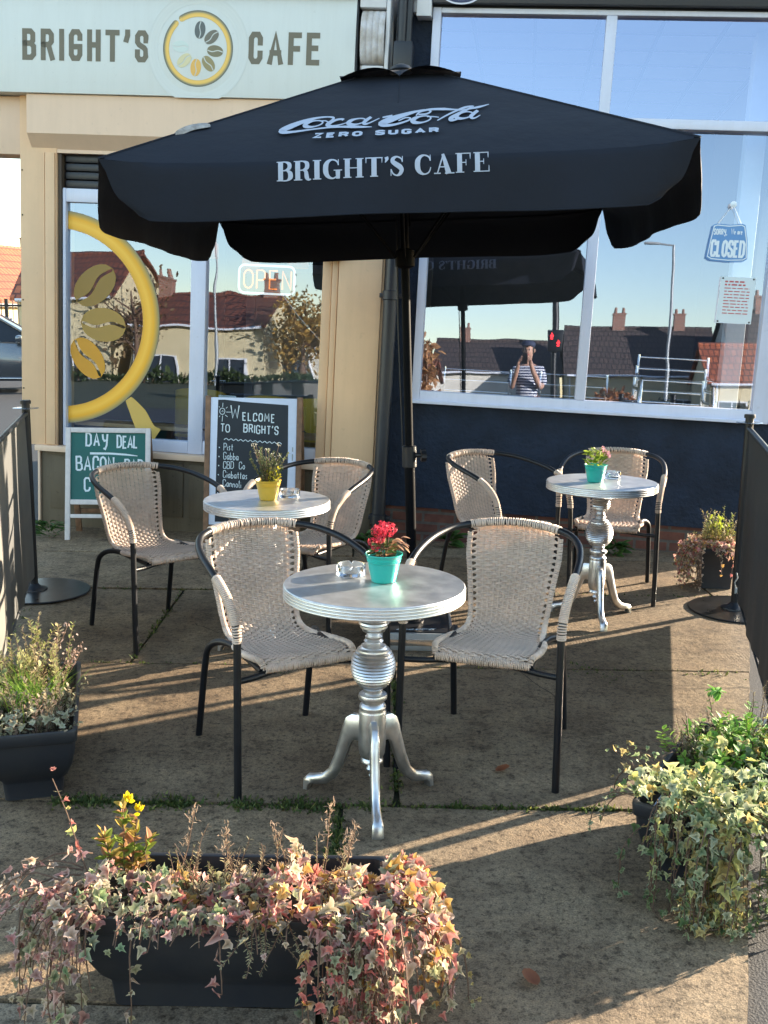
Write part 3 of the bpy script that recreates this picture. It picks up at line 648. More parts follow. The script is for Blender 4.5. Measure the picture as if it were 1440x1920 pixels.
# ---------------------------------------------------------------- parasol
def umbrella():
    B = Vector((.15374, 4.86191, 0)); L = 2.11598; w = 1.0649; H = .54
    RM = (Matrix.Rotation(-.042, 4, 'Y') @ Matrix.Rotation(-.018, 4, 'X') @ Matrix.Rotation(-.044, 4, 'Z'))
    t = thing('parasol', 'large square black parasol with pale lettering over the tables', 'parasol', M=Matrix.Translation(B) @ RM)
    Q = [Matrix.Rotation(k * math.pi / 2, 4, 'Z') for k in range(4)]
    U = Matrix.Translation((0, 0, L))
    f0 = .16                                        # the vent under the cap
    a = math.atan2(H, w)
    mb = MB(); n = 18
    def panel(u, v):                                # u -1..1 across, v 0 edge .. 1 peak
        h = w * (1 - v)
        k_ = max(0, 1 - v / .26) ** 2 * (1 - abs(u) ** 6)
        sag = .010 * (1 - u * u) * math.sin(math.pi * min(1, v * 1.2))
        return Vector((u * h, -h - .004 * k_ + sag * .2, H * v - .030 * k_ - sag * .4))
    def vpt(u, q, k):                               # hanging valance: rolls over from the canopy, then falls
        ins = (.012 + .05 * q + .03 * q ** 5)
        x = u * (w - ins * min(1, q * 6))
        k_ = 1 - abs(u) ** 6
        d = .20 * q * (1 - .25 * max(0, abs(u) - .94) / .06 * (q ** 2)) - .007 * math.cos(u * 3) * q
        wav = .016 * math.sin(u * 6 + k * 2) * q + .008 * math.sin(u * 15 + k) * q
        curl = .035 * q * max(0, abs(u) - .8) / .2
        roll = (.020 if k % 2 == 0 else .075) * k_ * (1 - math.exp(-q * 6)) + (.065 * q * (1 - k_) if k % 2 else 0)
        return Vector((x, -w - .004 * k_ - roll + wav * .6 + curl, -.030 * k_ - d * (1 - .10 * k_ * math.exp(-q * 5))))
    for k in range(4):
        vs = []; fs = []
        for i in range(n + 1):
            for j in range(n + 1): vs.append(panel(-1 + 2 * i / n, (j / n) ** 1.5 * (1 - f0)))
        for i in range(n):
            for j in range(n): fs.append((i * (n + 1) + j, (i + 1) * (n + 1) + j, (i + 1) * (n + 1) + j + 1, i * (n + 1) + j + 1))
        mb.add(vs, fs, U @ Q[k])
    for k in range(4):
        mb.tube([U @ Q[k] @ (panel(-1, v) + Vector((0, 0, .001))) for v in (0, .2, .4, .6, .82)], .0042, 6)
        mb.tube([U @ Q[k] @ (panel(0, v) + Vector((0, 0, .0005))) for v in (.5, .6, .7, .82)], .0022, 5)
    mb.build('canopy', M['canopy'], t, smooth=60)
    for k in range(4):                              # four loose valances with rounded ends
        mb = MB(); nx = 48; nz = 10
        vs = [vpt(-1 + 2 * i / nx, max(0, (j - 1) / (nz - 1)), k) + (Vector((0, .022, .003)) if j == 0 else Vector((0, 0, 0))) for i in range(nx + 1) for j in range(nz + 1)]
        fs = [(i * (nz + 1) + j, (i + 1) * (nz + 1) + j, (i + 1) * (nz + 1) + j + 1, i * (nz + 1) + j + 1) for i in range(nx) for j in range(nz)]
        mb.add(vs, fs, U @ Q[k])
        mb.tube([U @ Q[k] @ (vs[i * (nz + 1) + nz] + Vector((0, -.001, 0))) for i in range(nx + 1)], .0028, 5)
        mb.build('valance', M['canopy'], t, smooth=70)
    # cap over the vent: eight tie points, arched between
    mb = MB(); c = .252; ap = H - .025; vs = [Vector((0, 0, ap))]; fs = []; m = 80; rings = 7
    for j in range(1, rings + 1):
        q = j / rings
        for i in range(m):
            an = 2 * math.pi * i / m; ca, sa = math.cos(an), math.sin(an); rad = c / max(abs(ca), abs(sa))
            s8 = abs(math.sin(4 * an + 0)) ** .8
            z = ap - (c * H / w - .045) * (q ** 1.25) + .034 * s8 * q ** 3
            vs.append(Vector((ca * rad * q * (1 + .05 * s8 * q), sa * rad * q * (1 + .05 * s8 * q), z)))
    for i in range(m): fs.append((0, 1 + i, 1 + (i + 1) % m))
    for j in range(rings - 1):
        for i in range(m): fs.append((1 + j * m + i, 1 + (j + 1) * m + i, 1 + (j + 1) * m + (i + 1) % m, 1 + j * m + (i + 1) % m))
    mb.add(vs, fs, U); mb.build('vent_cap', M['canopy'], t, smooth=60)
    MB().lathe([(.05, 0), (.055, .012), (.04, .028), (.015, .038), (0, .04)], c=(0, 0, L + ap - .014), seg=24).build('finial', M['black_metal'], t, smooth=60)
    # pale worn patch where the fabric has frayed over the left rib
    mb = MB(); r = random.Random(4); n9 = 12; vs = []; fs = []
    for i in range(n9 + 1):
        f = i / n9; q = lerp(.21, .325, f); h = w * (1 - q); b = Vector((-h, -h, H * q + .003 + .016 * math.sin(math.pi * f ** .7)))
        ww = .034 * math.sin(math.pi * (i + .5) / (n9 + 1)) * r.uniform(.7, 1.2)
        vs += [b + Vector((-ww * .1, ww * .8, -.012)), b, b + Vector((ww * 1.1, -ww * .25, -.010)), b + Vector((ww * 1.5, -ww * .3, -.016))]
    for i in range(n9):
        for j in range(3): fs.append((i * 4 + j, i * 4 + j + 1, i * 4 + j + 5, i * 4 + j + 4))
    mb.add(vs, fs, U); mb.build('frayed_patch', M['worn'], t, smooth=70)
    # ribs and struts
    ho = Vector((0, 0, L - .30))
    for k in range(8):
        an = k * math.pi / 4 - 3 * math.pi / 4
        e = Vector((math.cos(an), math.sin(an), 0)); e = e * (w * .985 / max(abs(e.x), abs(e.y)))
        rb = MB().tube([Vector((0, 0, L + H - .07)) + e * .03, Vector((e.x, e.y, L - (.008 if k % 2 == 0 else .05)))], .008, 8).build('rib', M['pole_black'], t, smooth=60)
        md = Vector((e.x * .45, e.y * .45, L + H * .55 - .045))
        MB().tube([ho + e * .04, md], .006, 6).build('strut', M['pole_black'], rb, smooth=60)
    MB().lathe([(.024, -.05), (.045, -.04), (.045, .03), (.024, .04)], c=ho, seg=20).build('runner', M['pole_black'], t, smooth=40)
    MB().tube([(0, 0, .06), (0, 0, .92)], .0245, 20).build('lower_pole', M['pole_black'], t, smooth=60)
    up = MB().tube([(0, 0, .90), (0, 0, L + H - .06)], .0195, 20).build('upper_pole', M['pole_black'], t, smooth=60)
    cl = MB(); cl.lathe([(.029, 0), (.034, .004), (.034, .10), (.029, .105)], c=(0, 0, .845), seg=24)
    cl = cl.build('clamp', M['black_metal'], t, smooth=40)
    mb = MB(); mb.tube([(.03, -.012, .905), (.062, -.02, .905)], .011, 12)
    pr = []; seg = 20
    for i in range(seg): an = 2 * math.pi * i / seg; rr = .027 + .003 * (i % 2); pr.append((math.cos(an) * rr, math.sin(an) * rr))
    mb.prism(pr, -.012, .012, Matrix.Translation((.066, -.021, .905)) @ Matrix.Rotation(R(-80), 4, 'Z')); mb.build('knob', M['black_metal'], cl, smooth=40)
    mb = MB(); mb.tube([(-.034, -.02, 2.0), (-.038, -.024, 1.5), (-.030, -.02, .95)], .0035, 6); mb.build('cord', M['black_metal'], t, smooth=60)
    # lettering: printed on the front and back of canopy and valance
    for k in (0, 2):
        mb = MB()
        T = U @ Q[k]
        def fp(x, y, h, T=T): return T @ Vector((x, -w + y * math.cos(a) - (h + .0035) * math.sin(a), y * math.sin(a) + (h + .0035) * math.cos(a) + .001))
        def fs_(x, y, h, T=T):
            sc = .000646
            return fp(-.438 + x, .196 + y * 2.45 + x * .03, h)
        script(mb, fs_, 0, 0, .000646, wk=1.22); mb.build('script_logo', M['canopy_print'], t); mb = MB()
        x0 = -.298; wz = textw('ZERO SUGAR', .034, 1.25, .022)
        fz = lambda x, y, h: fp(x0 + x, .142 + y * 1.5 + x * .04, h)
        xz = text(mb, 'ZERO ', 0, 0, .03, 1.35 * .49 / wz, .0115, .0195 * .49 / wz, fz); mb.build('lettering', M['canopy_print'], t); mb = MB()
        text(mb, 'SUGAR', xz, 0, .03, 1.35 * .49 / wz, .0115, .0195 * .49 / wz, fz)
        mb.build('lettering', M['canopy_print'], t); mb = MB()
        def fv(x, y, h, T=T):
            q = max(0.0, min(1.0, (-.030 - y) / .2)); u = x / w; p = vpt(u, q, k)
            for _ in range(4): q = max(0, min(1, q + (p.z - y) / .2)); p = vpt(u, q, k)
            return T @ Vector((x, p.y - .0035 - h, y))
        ww = serw("BRIGHT'S CAFE", .068, 1.0, .006)
        xs_ = serif(mb, "BRIGHT'S ", -.420, -.103, .069, .756 / ww, .0062, fv, slope=.0145); mb.build('lettering', M['canopy_print'], t); mb = MB()
        serif(mb, 'CAFE', xs_, -.103 + .0145 * (xs_ + .42), .069, .756 / ww, .0062, fv, slope=.0145)
        mb.build('lettering', M['canopy_print'], t)
    # round emblem on the side panels
    for k in (1, 3):
        mb = MB(); T = U @ Q[k]
        def fp2(x, y, h, T=T): return T @ Vector((x, -w + y * math.cos(a) - (h + .0035) * math.sin(a), y * math.sin(a) + (h + .0035) * math.cos(a) + .001))
        ribbon(mb, [(math.cos(i * .2618) * .17, .36 + math.sin(i * .2618) * .17) for i in range(25)], .012, fp2, closed=True)
        for i in range(6):
            an = R(90 - 48 * i); ribbon(mb, [(math.cos(an) * .06, .36 + math.sin(an) * .06), (math.cos(an) * .09, .36 + math.sin(an) * .09), (math.cos(an) * .125, .36 + math.sin(an) * .125)], [.008, .045, .008], fp2, sub=5)
        mb.build('emblem', M['canopy_print'], t)
    # weighted base box: a thing of its own, the pole stands in it
    tb = thing('ballast_box', 'grey metal weight box with a black lettered top at the foot of the parasol pole', 'weight box', (.135, 4.885, 0), R(-1))
    mb = MB(); mb.b2((-.20, -.215, .012), (.20, .215, .090), .006); mb.b2((-.185, -.2, .0), (.185, .2, .012)); mb.build('weight_box', M['grey_metal'], tb, smooth=40)
    mb = MB(); mb.b2((-.188, -.205, .090), (.188, .205, .0945), .002); top = mb.build('top_plate', M['black_metal'], tb)
    mb = MB(); mb.b2((-.202, -.217, .087), (-.190, .217, .098), .002); mb.build('edge_strip', M['alu'], tb); mb = MB(); mb.b2((.190, -.217, .087), (.202, .217, .098), .002); mb.build('edge_strip', M['alu'], tb)
    mb = MB(); mb.b2((-.12, -.2185, .030), (.19, -.214, .062), .001); mb.b2((-.124, -.222, .028), (-.118, -.214, .064)); mb.build('handle_plate', M['disc'], tb, smooth=30)
    mb = MB(); script(mb, lambda x, y, h: Vector((-.065 + x, -.185 + y * 1.5, .0952 + h)), 0, 0, .000155); mb.build('lettering', M['chalk'], top)
    mb = MB(); mb.lathe([(.05, .0945), (.05, .10), (.036, .105), (.036, .17), (.033, .172)], c=(.018, -.02, 0), seg=24); mb.build('socket', M['black_metal'], tb, smooth=40)
umbrella()
# ---------------------------------------------------------------- menu boards
def board_local(ang): return Matrix.Rotation(ang, 4, 'X')
def day_board():
    t = thing('a_board', 'small white framed A board with a green panel reading day deal by the cafe window', 'menu board', (-1.905, 6.99, 0), R(2))
    ln = R(-10.5); W = .58; Hh = .775; T = Matrix.Rotation(ln, 4, 'X')
    def face(T, mat, nm):
        mb = MB()
        for s in (-1, 1): mb.box((s * (W / 2 - .017), 0, Hh / 2), (.034, .024, Hh), .003, T)
        for z in (.758, .262, .165): mb.box((0, .0005, z), (W - .069, .022, .034 if z > .2 else .026), .003, T)
        for s in (-1, 1):
            for z in (.055, .1): mb.tube([T @ Vector((s * (W / 2 - .017), -.0115, z)), T @ Vector((s * (W / 2 - .017), -.0135, z))], .004, 8)
        return mb.build(nm, mat, t, smooth=35)
    fr = face(T, M['white_wood'], 'front_frame')
    fb = MB().box((0, .006, .51), (W - .06, .008, .47), 0, T).build('green_panel', M['green_board'], t)
    T2 = Matrix.Translation((0, .30, 0)) @ Matrix.Rotation(-ln, 4, 'X')
    mb = MB()
    for s in (-1, 1): mb.box((s * (W / 2 - .022), 0, Hh / 2 - .01), (.04, .024, Hh - .02), .003, T2)
    mb.box((0, 0, .738), (W - .09, .02, .034), .003, T2); mb.box((0, 0, .16), (W - .09, .02, .03), .003, T2)
    mb.build('back_frame', M['brown_wood'], t, smooth=35)
    MB().box((0, .004, .5), (W - .06, .008, .45), 0, T2).build('back_panel', M['green_board'], t)
    mb = MB(); r = random.Random(2)
    f = lambda x, y, h: T @ Vector((x, .0015 - h - .0005, y))
    x0 = -.13
    text(mb, 'DAY', -.150, .648, .086, .66, .0125, .022, f, .04, r); text(mb, 'DEAL', .062, .640, .080, .58, .0115, .013, f, .05, r)
    ribbon(mb, [(-.125, .598), (.02, .598), (.12, .592), (.2, .584)], [.015, .014, .013, .005], f)
    text(mb, 'BACON', -.215, .485, .092, .70, .0125, .019, f, .04, r, -.02); text(mb, 'BAP', .115, .470, .088, .62, .0115, .014, f, .04, r)
    text(mb, 'C', -.16, .34, .088, .8, .0125, .018, f, .04, r)
    mb.build('chalk_writing', M['chalk'], fb)
day_board()
def menu_board():
    t = thing('a_board', 'tall wooden A board with a black chalk menu headed welcome to brights', 'menu board', (-.905, 6.93, 0), R(-2.5))
    ln = R(-9.5); W = .665; Hh = 1.01; T = Matrix.Rotation(ln, 4, 'X')
    mb = MB()
    for s in (-1, 1): mb.box((s * (W / 2 - .018), 0, Hh / 2), (.036, .034, Hh), .003, T)
    mb.box((0, .0005, .10), (W - .073, .03, .05), .003, T)
    mb.build('front_frame', M['brown_wood'], t, smooth=35)
    pn = MB().box((0, -.004, .565), (W - .074, .016, .87), .003, T).build('white_panel', M['white_panel'], t, smooth=35)
    mb = MB(); r = random.Random(8); pts = []
    po = [(-.252, .15), (.232, .16), (.242, .5), (.236, .955), (.05, .965), (-.08, .972), (-.2, .985), (-.245, .983), (-.249, .6)]
    vs = [T @ Vector((x, -.0135, z)) for x, z in po]; mb.add(vs, [tuple(range(len(vs)))])
    pa = mb.build('black_paper', M['black_board'], pn)
    T2 = Matrix.Translation((0, .345, 0)) @ Matrix.Rotation(-ln, 4, 'X'); mb = MB()
    for s in (-1, 1): mb.box((s * (W / 2 - .018), 0, Hh / 2 - .01), (.036, .03, Hh - .02), .003, T2)
    mb.box((0, 0, .95), (W - .08, .026, .05), .003, T2); mb.box((0, 0, .15), (W - .08, .026, .04), .003, T2); mb.build('back_frame', M['brown_wood'], t, smooth=35)
    mb = MB()
    for s in (-1, 1): mb.tube([T @ Vector((s * (W / 2 + .002), 0, .78)), T @ Vector((s * (W / 2 + .018), 0, .78)), T @ Vector((s * (W / 2 + .018), .06, .775))], .004, 6)
    mb.build('hinge_bolt', M['black_metal'], t, smooth=50)
    mb = MB()
    for z in (.60, .655): mb.box((.272, -.0125, z), (.008, .002, .03 if z > .62 else .045), 0, T)
    mb.build('tape_mark', M['grey_metal'], pn)
    mb = MB(); f = lambda x, y, h: T @ Vector((x, -.0140 - h, y))
    c = M['chalk']
    text(mb, 'W', -.155, .862, .085, .82, .008, 0, f, .02, r); text(mb, 'ELCOME', -.072, .848, .052, .80, .0075, .017, f, .05, r, -.05)
    text(mb, 'TO', -.225, .765, .052, .9, .0065, .012, f, .05, r); text(mb, "BRIGHT'S", -.065, .765, .054, .78, .0075, .014, f, .05, r, -.05)
    ribbon(mb, [(-.2 + i * .0165, .715 - i * .0009 + (.007 if i % 2 else -.004)) for i in range(25)], .0045, f, sub=3)
    ribbon(mb, [(-.215 + .018 * math.cos(i * .52), .905 + .022 * math.sin(i * .52)) for i in range(13)], .004, f, closed=True)
    ribbon(mb, [(-.219, .9), (-.212, .912), (-.209, .9)], .003, f)
    for (xa, ya, xb, yb) in [(-.213, .935, -.212, .962), (-.19, .925, -.18, .935), (-.188, .9, -.155, .9), (-.195, .88, -.178, .868), (-.212, .875, -.215, .835), (-.23, .875, -.235, .865), (-.235, .93, -.239, .938)]: ribbon(mb, [(xa, ya), (xb, yb)], .0035, f)
    y = .64
    for k, (l, sl) in enumerate([('Pist', -.03), ('Gabba', -.03), ('CBD  Co', -.03), ('Ciabattas', -.06), ('Cannoli', -.05), ('La', -.02)]):
        ribbon(mb, [(-.232 - k * .001, y + .022), (-.229 - k * .001, y + .014)], .006, f)
        text(mb, l, -.20, y, .048, .70, .0042, .0075, f, .035, r, sl); y -= .062
    mb.build('chalk_writing', M['chalk'], pa)
menu_board()
# ---------------------------------------------------------------- pavement barriers
def post(label, x, y, back=1):
    t = thing('barrier_post', label, 'barrier post', (x, y, 0), 0, 'posts of the pavement barriers')
    MB().lathe([(0, 0), (.255, 0), (.272, .003), (.275, .008), (.27, .012), (.04, .016), (0, .016)], c=(.03, .0, 0), seg=72).build('base', M['base_disc'], t, smooth=30)
    MB().lathe([(.072, .0145), (.07, .022), (.04, .03), (.026, .045), (.022, .05)], seg=32).build('foot_collar', M['black_metal'], t, smooth=50)
    MB().lathe([(.0215, .03), (.0215, 1.052), (.0285, 1.0525), (.0285, 1.068), (.025, 1.072), (0, 1.072)], seg=24).build('pole', M['black_metal'], t, smooth=40)
    MB().lathe([(.022, 1.026), (.066, 1.0275), (.0685, 1.029), (.066, 1.0305), (.022, 1.032)], seg=40).build('top_disc', M['disc'], t, smooth=40)
    mb = MB(); mb.box((-.01, -.03, .12), (.014, .010, .034), .003); mb.tube([(-.012, -.03, .135), (-.02, -.032, .165), (-.006, -.03, .19), (-.014, -.032, .22)], .004, 6); mb.build('strap_clip', M['grey_metal'], t, smooth=40)
    return t
PL1, PL2, PR1, PR2 = (-1.95, 5.62), (-1.50, 3.80), (1.92, 5.47), (1.44, 3.60)
post('barrier post with a round base plate, left of the green day deal board', *PL1)
post('barrier post at the near left, its steel disc showing over the grey banner', *PL2)
post('barrier post with a round base plate beside the small square planter', *PR1)
post('nearest barrier post on the right, behind the trough of green ivy', *PR2)
def banner(label, a, b, mat, ga, gb, seed):
    r = random.Random(seed); a = Vector((*a, 0)); b = Vector((*b, 0)); d = (b - a).normalized(); nrm = Vector((-d.y, d.x, 0))
    a2 = a + d * ga; b2 = b - d * gb; Ln = (b2 - a2).length
    t = thing('barrier_banner', label, 'barrier banner', a2, 0)
    mb = MB(); nx, nz = 60, 18; vs = []; fs = []
    for i in range(nx + 1):
        for j in range(nz + 1):
            u = i / nx; v = j / nz
            z = lerp(.115, .995, v); wv = (.008 * math.sin(u * 19 + seed) + .005 * math.sin(u * 41)) * (1 - v) + .004 * math.sin(u * 9 + v * 4)
            vs.append(d * (u * Ln) + nrm * wv + Vector((0, 0, z)))
    for i in range(nx):
        for j in range(nz): fs.append((i * (nz + 1) + j, (i + 1) * (nz + 1) + j, (i + 1) * (nz + 1) + j + 1, i * (nz + 1) + j + 1))
    mb.add(vs, fs); mb.build('cloth', mat, t, smooth=80)
    mb = MB(); mb.tube([d * -(ga - .02) + Vector((0, 0, 1.0)), d * (Ln + gb - .02) + Vector((0, 0, 1.0))], .013, 12); mb.build('top_rail', M['black_metal'], t, smooth=60)
    mb = MB(); mb.tube([Vector((0, 0, .115)), d * Ln + Vector((0, 0, .115))], .005, 8); mb.build('hem', mat, t, smooth=60)
banner('grey cloth barrier banner with plant shadows on the left of the tables', PL1, PL2, M['banner_left'], .05, .05, 1)
banner('black cloth barrier banner on the right of the tables', PR1, PR2, M['banner_dark'], .075, .075, 2)
# ---------------------------------------------------------------- plants
IVY3 = [(0, -.02), (.22, -.10), (.40, .02), (.52, .22), (.30, .30), (.22, .46), (.14, .72), (0, .98), (-.14, .72), (-.22, .46), (-.30, .30), (-.52, .22), (-.40, .02), (-.22, -.10)]
IVY = [(0, -.02), (.16, -.12), (.30, -.08), (.50, .02), (.36, .16), (.30, .26), (.46, .48), (.22, .50), (.12, .62), (0, 1.0), (-.12, .62), (-.22, .50), (-.46, .48), (-.30, .26), (-.36, .16), (-.50, .02), (-.30, -.08), (-.16, -.12)]
OVAL = [(0, 0), (.16, .1), (.26, .35), (.24, .62), (.12, .88), (0, 1), (-.12, .88), (-.24, .62), (-.26, .35), (-.16, .1)]
NARROW = [(0, 0), (.08, .2), (.09, .5), (.05, .85), (0, 1), (-.05, .85), (-.09, .5), (-.08, .2)]
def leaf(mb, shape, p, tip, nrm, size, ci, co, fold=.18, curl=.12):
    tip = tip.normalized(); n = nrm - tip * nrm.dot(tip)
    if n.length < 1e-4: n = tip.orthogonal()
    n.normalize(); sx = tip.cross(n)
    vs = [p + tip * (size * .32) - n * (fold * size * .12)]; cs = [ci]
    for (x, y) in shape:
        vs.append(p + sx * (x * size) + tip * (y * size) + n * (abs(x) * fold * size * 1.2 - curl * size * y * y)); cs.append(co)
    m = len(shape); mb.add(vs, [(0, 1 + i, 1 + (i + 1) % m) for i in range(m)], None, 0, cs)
def rv(r, s=1.0): return Vector((r.gauss(0, s), r.gauss(0, s), r.gauss(0, s)))
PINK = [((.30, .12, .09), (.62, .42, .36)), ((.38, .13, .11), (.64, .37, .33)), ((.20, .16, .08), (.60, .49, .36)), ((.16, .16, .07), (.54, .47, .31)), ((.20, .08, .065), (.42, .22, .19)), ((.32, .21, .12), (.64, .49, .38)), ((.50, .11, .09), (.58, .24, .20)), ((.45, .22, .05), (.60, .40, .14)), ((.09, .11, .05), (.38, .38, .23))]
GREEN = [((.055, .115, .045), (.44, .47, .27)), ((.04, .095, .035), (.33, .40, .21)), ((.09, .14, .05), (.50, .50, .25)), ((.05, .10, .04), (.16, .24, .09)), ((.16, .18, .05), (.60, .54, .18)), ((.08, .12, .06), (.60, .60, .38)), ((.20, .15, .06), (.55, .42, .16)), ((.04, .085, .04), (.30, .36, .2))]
def pick(r, pal, wts=None): return r.choices(pal, wts)[0] if wts else r.choice(pal)
def jitc(r, c, s=.16): g = r.uniform(1 - s, 1 + s); return (c[0] * g * r.uniform(.95, 1.05), c[1] * g, c[2] * g * r.uniform(.92, 1.08))
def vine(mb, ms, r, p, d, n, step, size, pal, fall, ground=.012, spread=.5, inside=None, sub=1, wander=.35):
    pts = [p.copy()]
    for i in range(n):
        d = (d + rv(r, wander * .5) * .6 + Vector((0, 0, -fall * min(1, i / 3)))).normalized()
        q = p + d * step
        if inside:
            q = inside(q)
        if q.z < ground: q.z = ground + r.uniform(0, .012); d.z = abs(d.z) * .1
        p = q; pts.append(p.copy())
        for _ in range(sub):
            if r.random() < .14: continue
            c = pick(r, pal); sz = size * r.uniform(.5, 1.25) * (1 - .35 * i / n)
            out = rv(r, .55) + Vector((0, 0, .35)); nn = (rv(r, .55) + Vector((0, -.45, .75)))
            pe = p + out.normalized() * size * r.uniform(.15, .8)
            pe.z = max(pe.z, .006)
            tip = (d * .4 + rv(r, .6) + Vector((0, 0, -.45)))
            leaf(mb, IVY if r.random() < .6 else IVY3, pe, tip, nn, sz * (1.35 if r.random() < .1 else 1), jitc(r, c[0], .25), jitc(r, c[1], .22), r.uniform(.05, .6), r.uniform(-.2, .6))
            if r.random() < .5 and ms: ms.tube([p, pe], .0009, 3, cap=False)
    if ms and len(pts) > 2: ms.tube(pts, [lerp(.0022, .001, i / len(pts)) for i in range(len(pts))], 4)
def sprig(mb, ms, r, base, d, h, n, lsz, ci, co, shape=NARROW, up=.7, rad=.012):
    pts = [base]; p = base.copy(); d = d.normalized()
    for i in range(8):
        d = (d + rv(r, .10) + Vector((0, 0, .03))).normalized(); p = p + d * h / 8; pts.append(p.copy())
    ms.tube(pts, [lerp(.0018, .0008, i / 8) for i in range(9)], 4)
    for i in range(n):
        t = (i + r.random()) / n; k = min(7, int(t * 8)); q = pts[k].lerp(pts[k + 1], t * 8 - k); dd = (pts[k + 1] - pts[k]).normalized()
        o = rv(r); o = (o - dd * o.dot(dd)).normalized()
        leaf(mb, shape, q + o * .001, (dd * up + o).normalized(), (o * .3 + dd + Vector((0, 0, .5))), lsz * r.uniform(.6, 1.2), jitc(r, ci), jitc(r, co), .1, .1)
def blossom(mb, r, c, rad, n, col, psz):
    for _ in range(n):
        o = rv(r).normalized(); p = c + o * rad * r.uniform(.6, 1)
        for k in range(4):
            t = o.orthogonal().normalized(); t = Matrix.Rotation(k * 1.57 + r.random(), 3, o) @ t
            leaf(mb, OVAL, p, (t + o * .35).normalized(), o, psz, jitc(r, col), jitc(r, tuple(min(1, x * 1.25) for x in col)), .1, .2)
# table-top plants
def pot_plant(nm, label, x, y, fn, group=None):
    mb, ms = MB(), MB(); t = thing(nm, label, 'plant', (x, y, .8095), 0, group)
    fn(mb, ms)
    MBf = mb.build('foliage', M['leaf'], t, cols=True); ms.build('stem', M['stem'], t, smooth=60)
    return t
def pinkp(mb, ms):
    r = random.Random(31); t = None
    heads = [((-.004, -.006, .088), .030), ((.016, .006, .086), .024), ((-.022, .004, .078), .020), ((-.036, -.006, .046), .016), ((-.026, -.02, .034), .015), ((-.012, -.016, .058), .014)]
    for (c, rad) in heads:
        ms.tube([(c[0] * .3, c[1] * .3, -.004), (c[0] * .8, c[1] * .8, c[2] * .5), c], .0015, 5)
    for k in range(44):
        an = r.uniform(0, 6.28); rr = r.uniform(.008, .05); z = r.uniform(-.004, .045); p = Vector((math.cos(an) * rr * .6, math.sin(an) * rr * .6, z))
        d = Vector((math.cos(an), math.sin(an), r.uniform(-.2, .9)))
        g = r.choice([((.045, .10, .03), (.09, .15, .05)), ((.10, .14, .04), (.26, .22, .10)), ((.06, .09, .03), (.12, .14, .05)), ((.20, .10, .05), (.36, .20, .12))])
        leaf(mb, OVAL, p, d, Vector((0, 0, 1)) + rv(r, .3), r.uniform(.024, .042), jitc(r, g[0]), jitc(r, g[1]), .3, .25)
    for k in range(9):
        p = Vector((.028 + r.uniform(-.01, .025), r.uniform(-.02, .01), .045 + r.uniform(-.012, .02))); leaf(mb, OVAL, p, Vector((.8, r.uniform(-.5, .5), r.uniform(-.3, .4))), Vector((0, 0, 1)), r.uniform(.022, .036), (.30, .2, .1), (.5, .30, .22), .3, .5)
pk = pot_plant('kalanchoe', 'flowering plant with deep pink blossom heads in the front table pot', .002, 3.156, pinkp)
def pk_fl():
    r = random.Random(33); mb = MB()
    for (c, rad) in [((-.004, -.006, .088), .030), ((.016, .006, .086), .024), ((-.022, .004, .078), .020), ((-.036, -.006, .046), .016), ((-.026, -.02, .034), .015), ((-.012, -.016, .058), .014)]:
        blossom(mb, r, Vector(c), rad, int(rad * 1900), (.50, .045, .075), .0072)
    mb.build('blossom', M['leaf'], pk, cols=True)
pk_fl()
def boxp(mb, ms):
    r = random.Random(41)
    for k in range(26):
        an = r.uniform(0, 6.28); l = r.uniform(.1, .6); h = r.uniform(.07, .165)
        if math.cos(an) < 0: h *= 1.08
        sprig(mb, ms, r, Vector((math.cos(an) * .02, math.sin(an) * .02, -.004)), Vector((math.cos(an) * l, math.sin(an) * l * .7, 1)), h, 44, .013, (.045, .075, .028), (.16, .19, .08), OVAL, .9)
    for k in range(60):
        an = r.uniform(0, 6.28); p = Vector((.022 + math.cos(an) * .026, math.sin(an) * .026, r.uniform(0, .062))); leaf(mb, OVAL, p, rv(r) + Vector((0, 0, .4)), rv(r, .4) + Vector((0, 0, 1)), r.uniform(.014, .026), (.30, .30, .03), (.55, .50, .06), .3, .2)
    for k in range(12):
        p = Vector((r.uniform(-.075, .06), r.uniform(-.03, .03), r.uniform(.10, .185))); ms.tube([(p.x * .4, p.y * .4, .05), p], .0011, 4)
        for q in range(7): leaf(mb, OVAL, p + rv(r, .004), rv(r), rv(r), .0065, (.45, .48, .38), (.66, .66, .58), .2, .1)
pot_plant('shrub_plant', 'small bushy shrub with white buds in the yellow pot', -.521, 4.584, boxp)
def greenp(mb, ms):
    r = random.Random(51)
    for k in range(95):
        an = r.uniform(0, 6.28); rr = r.uniform(0, .05); z = r.uniform(-.002, .085) * (1 - rr * 6) + .006; p = Vector((math.cos(an) * rr, math.sin(an) * rr, z))
        leaf(mb, OVAL, p, Vector((math.cos(an) * .8, math.sin(an) * .8, r.uniform(.1, 1.2))), Vector((0, 0, 1)) + rv(r, .4), r.uniform(.02, .036), jitc(r, (.13, .22, .03)), jitc(r, (.34, .42, .07)), .3, .25)
    for c in [(.04, -.005, .082), (.055, .0, .07), (.062, -.005, .058), (.035, .01, .092)]:
        ms.tube([(.01, 0, 0), c], .0012, 4); blossom(mb, r, Vector(c), .013, 22, (.55, .30, .36), .006)
pot_plant('kalanchoe', 'bright green leafy plant with pale pink flowers on the table by the dark wall', 1.08, 5.262, greenp)
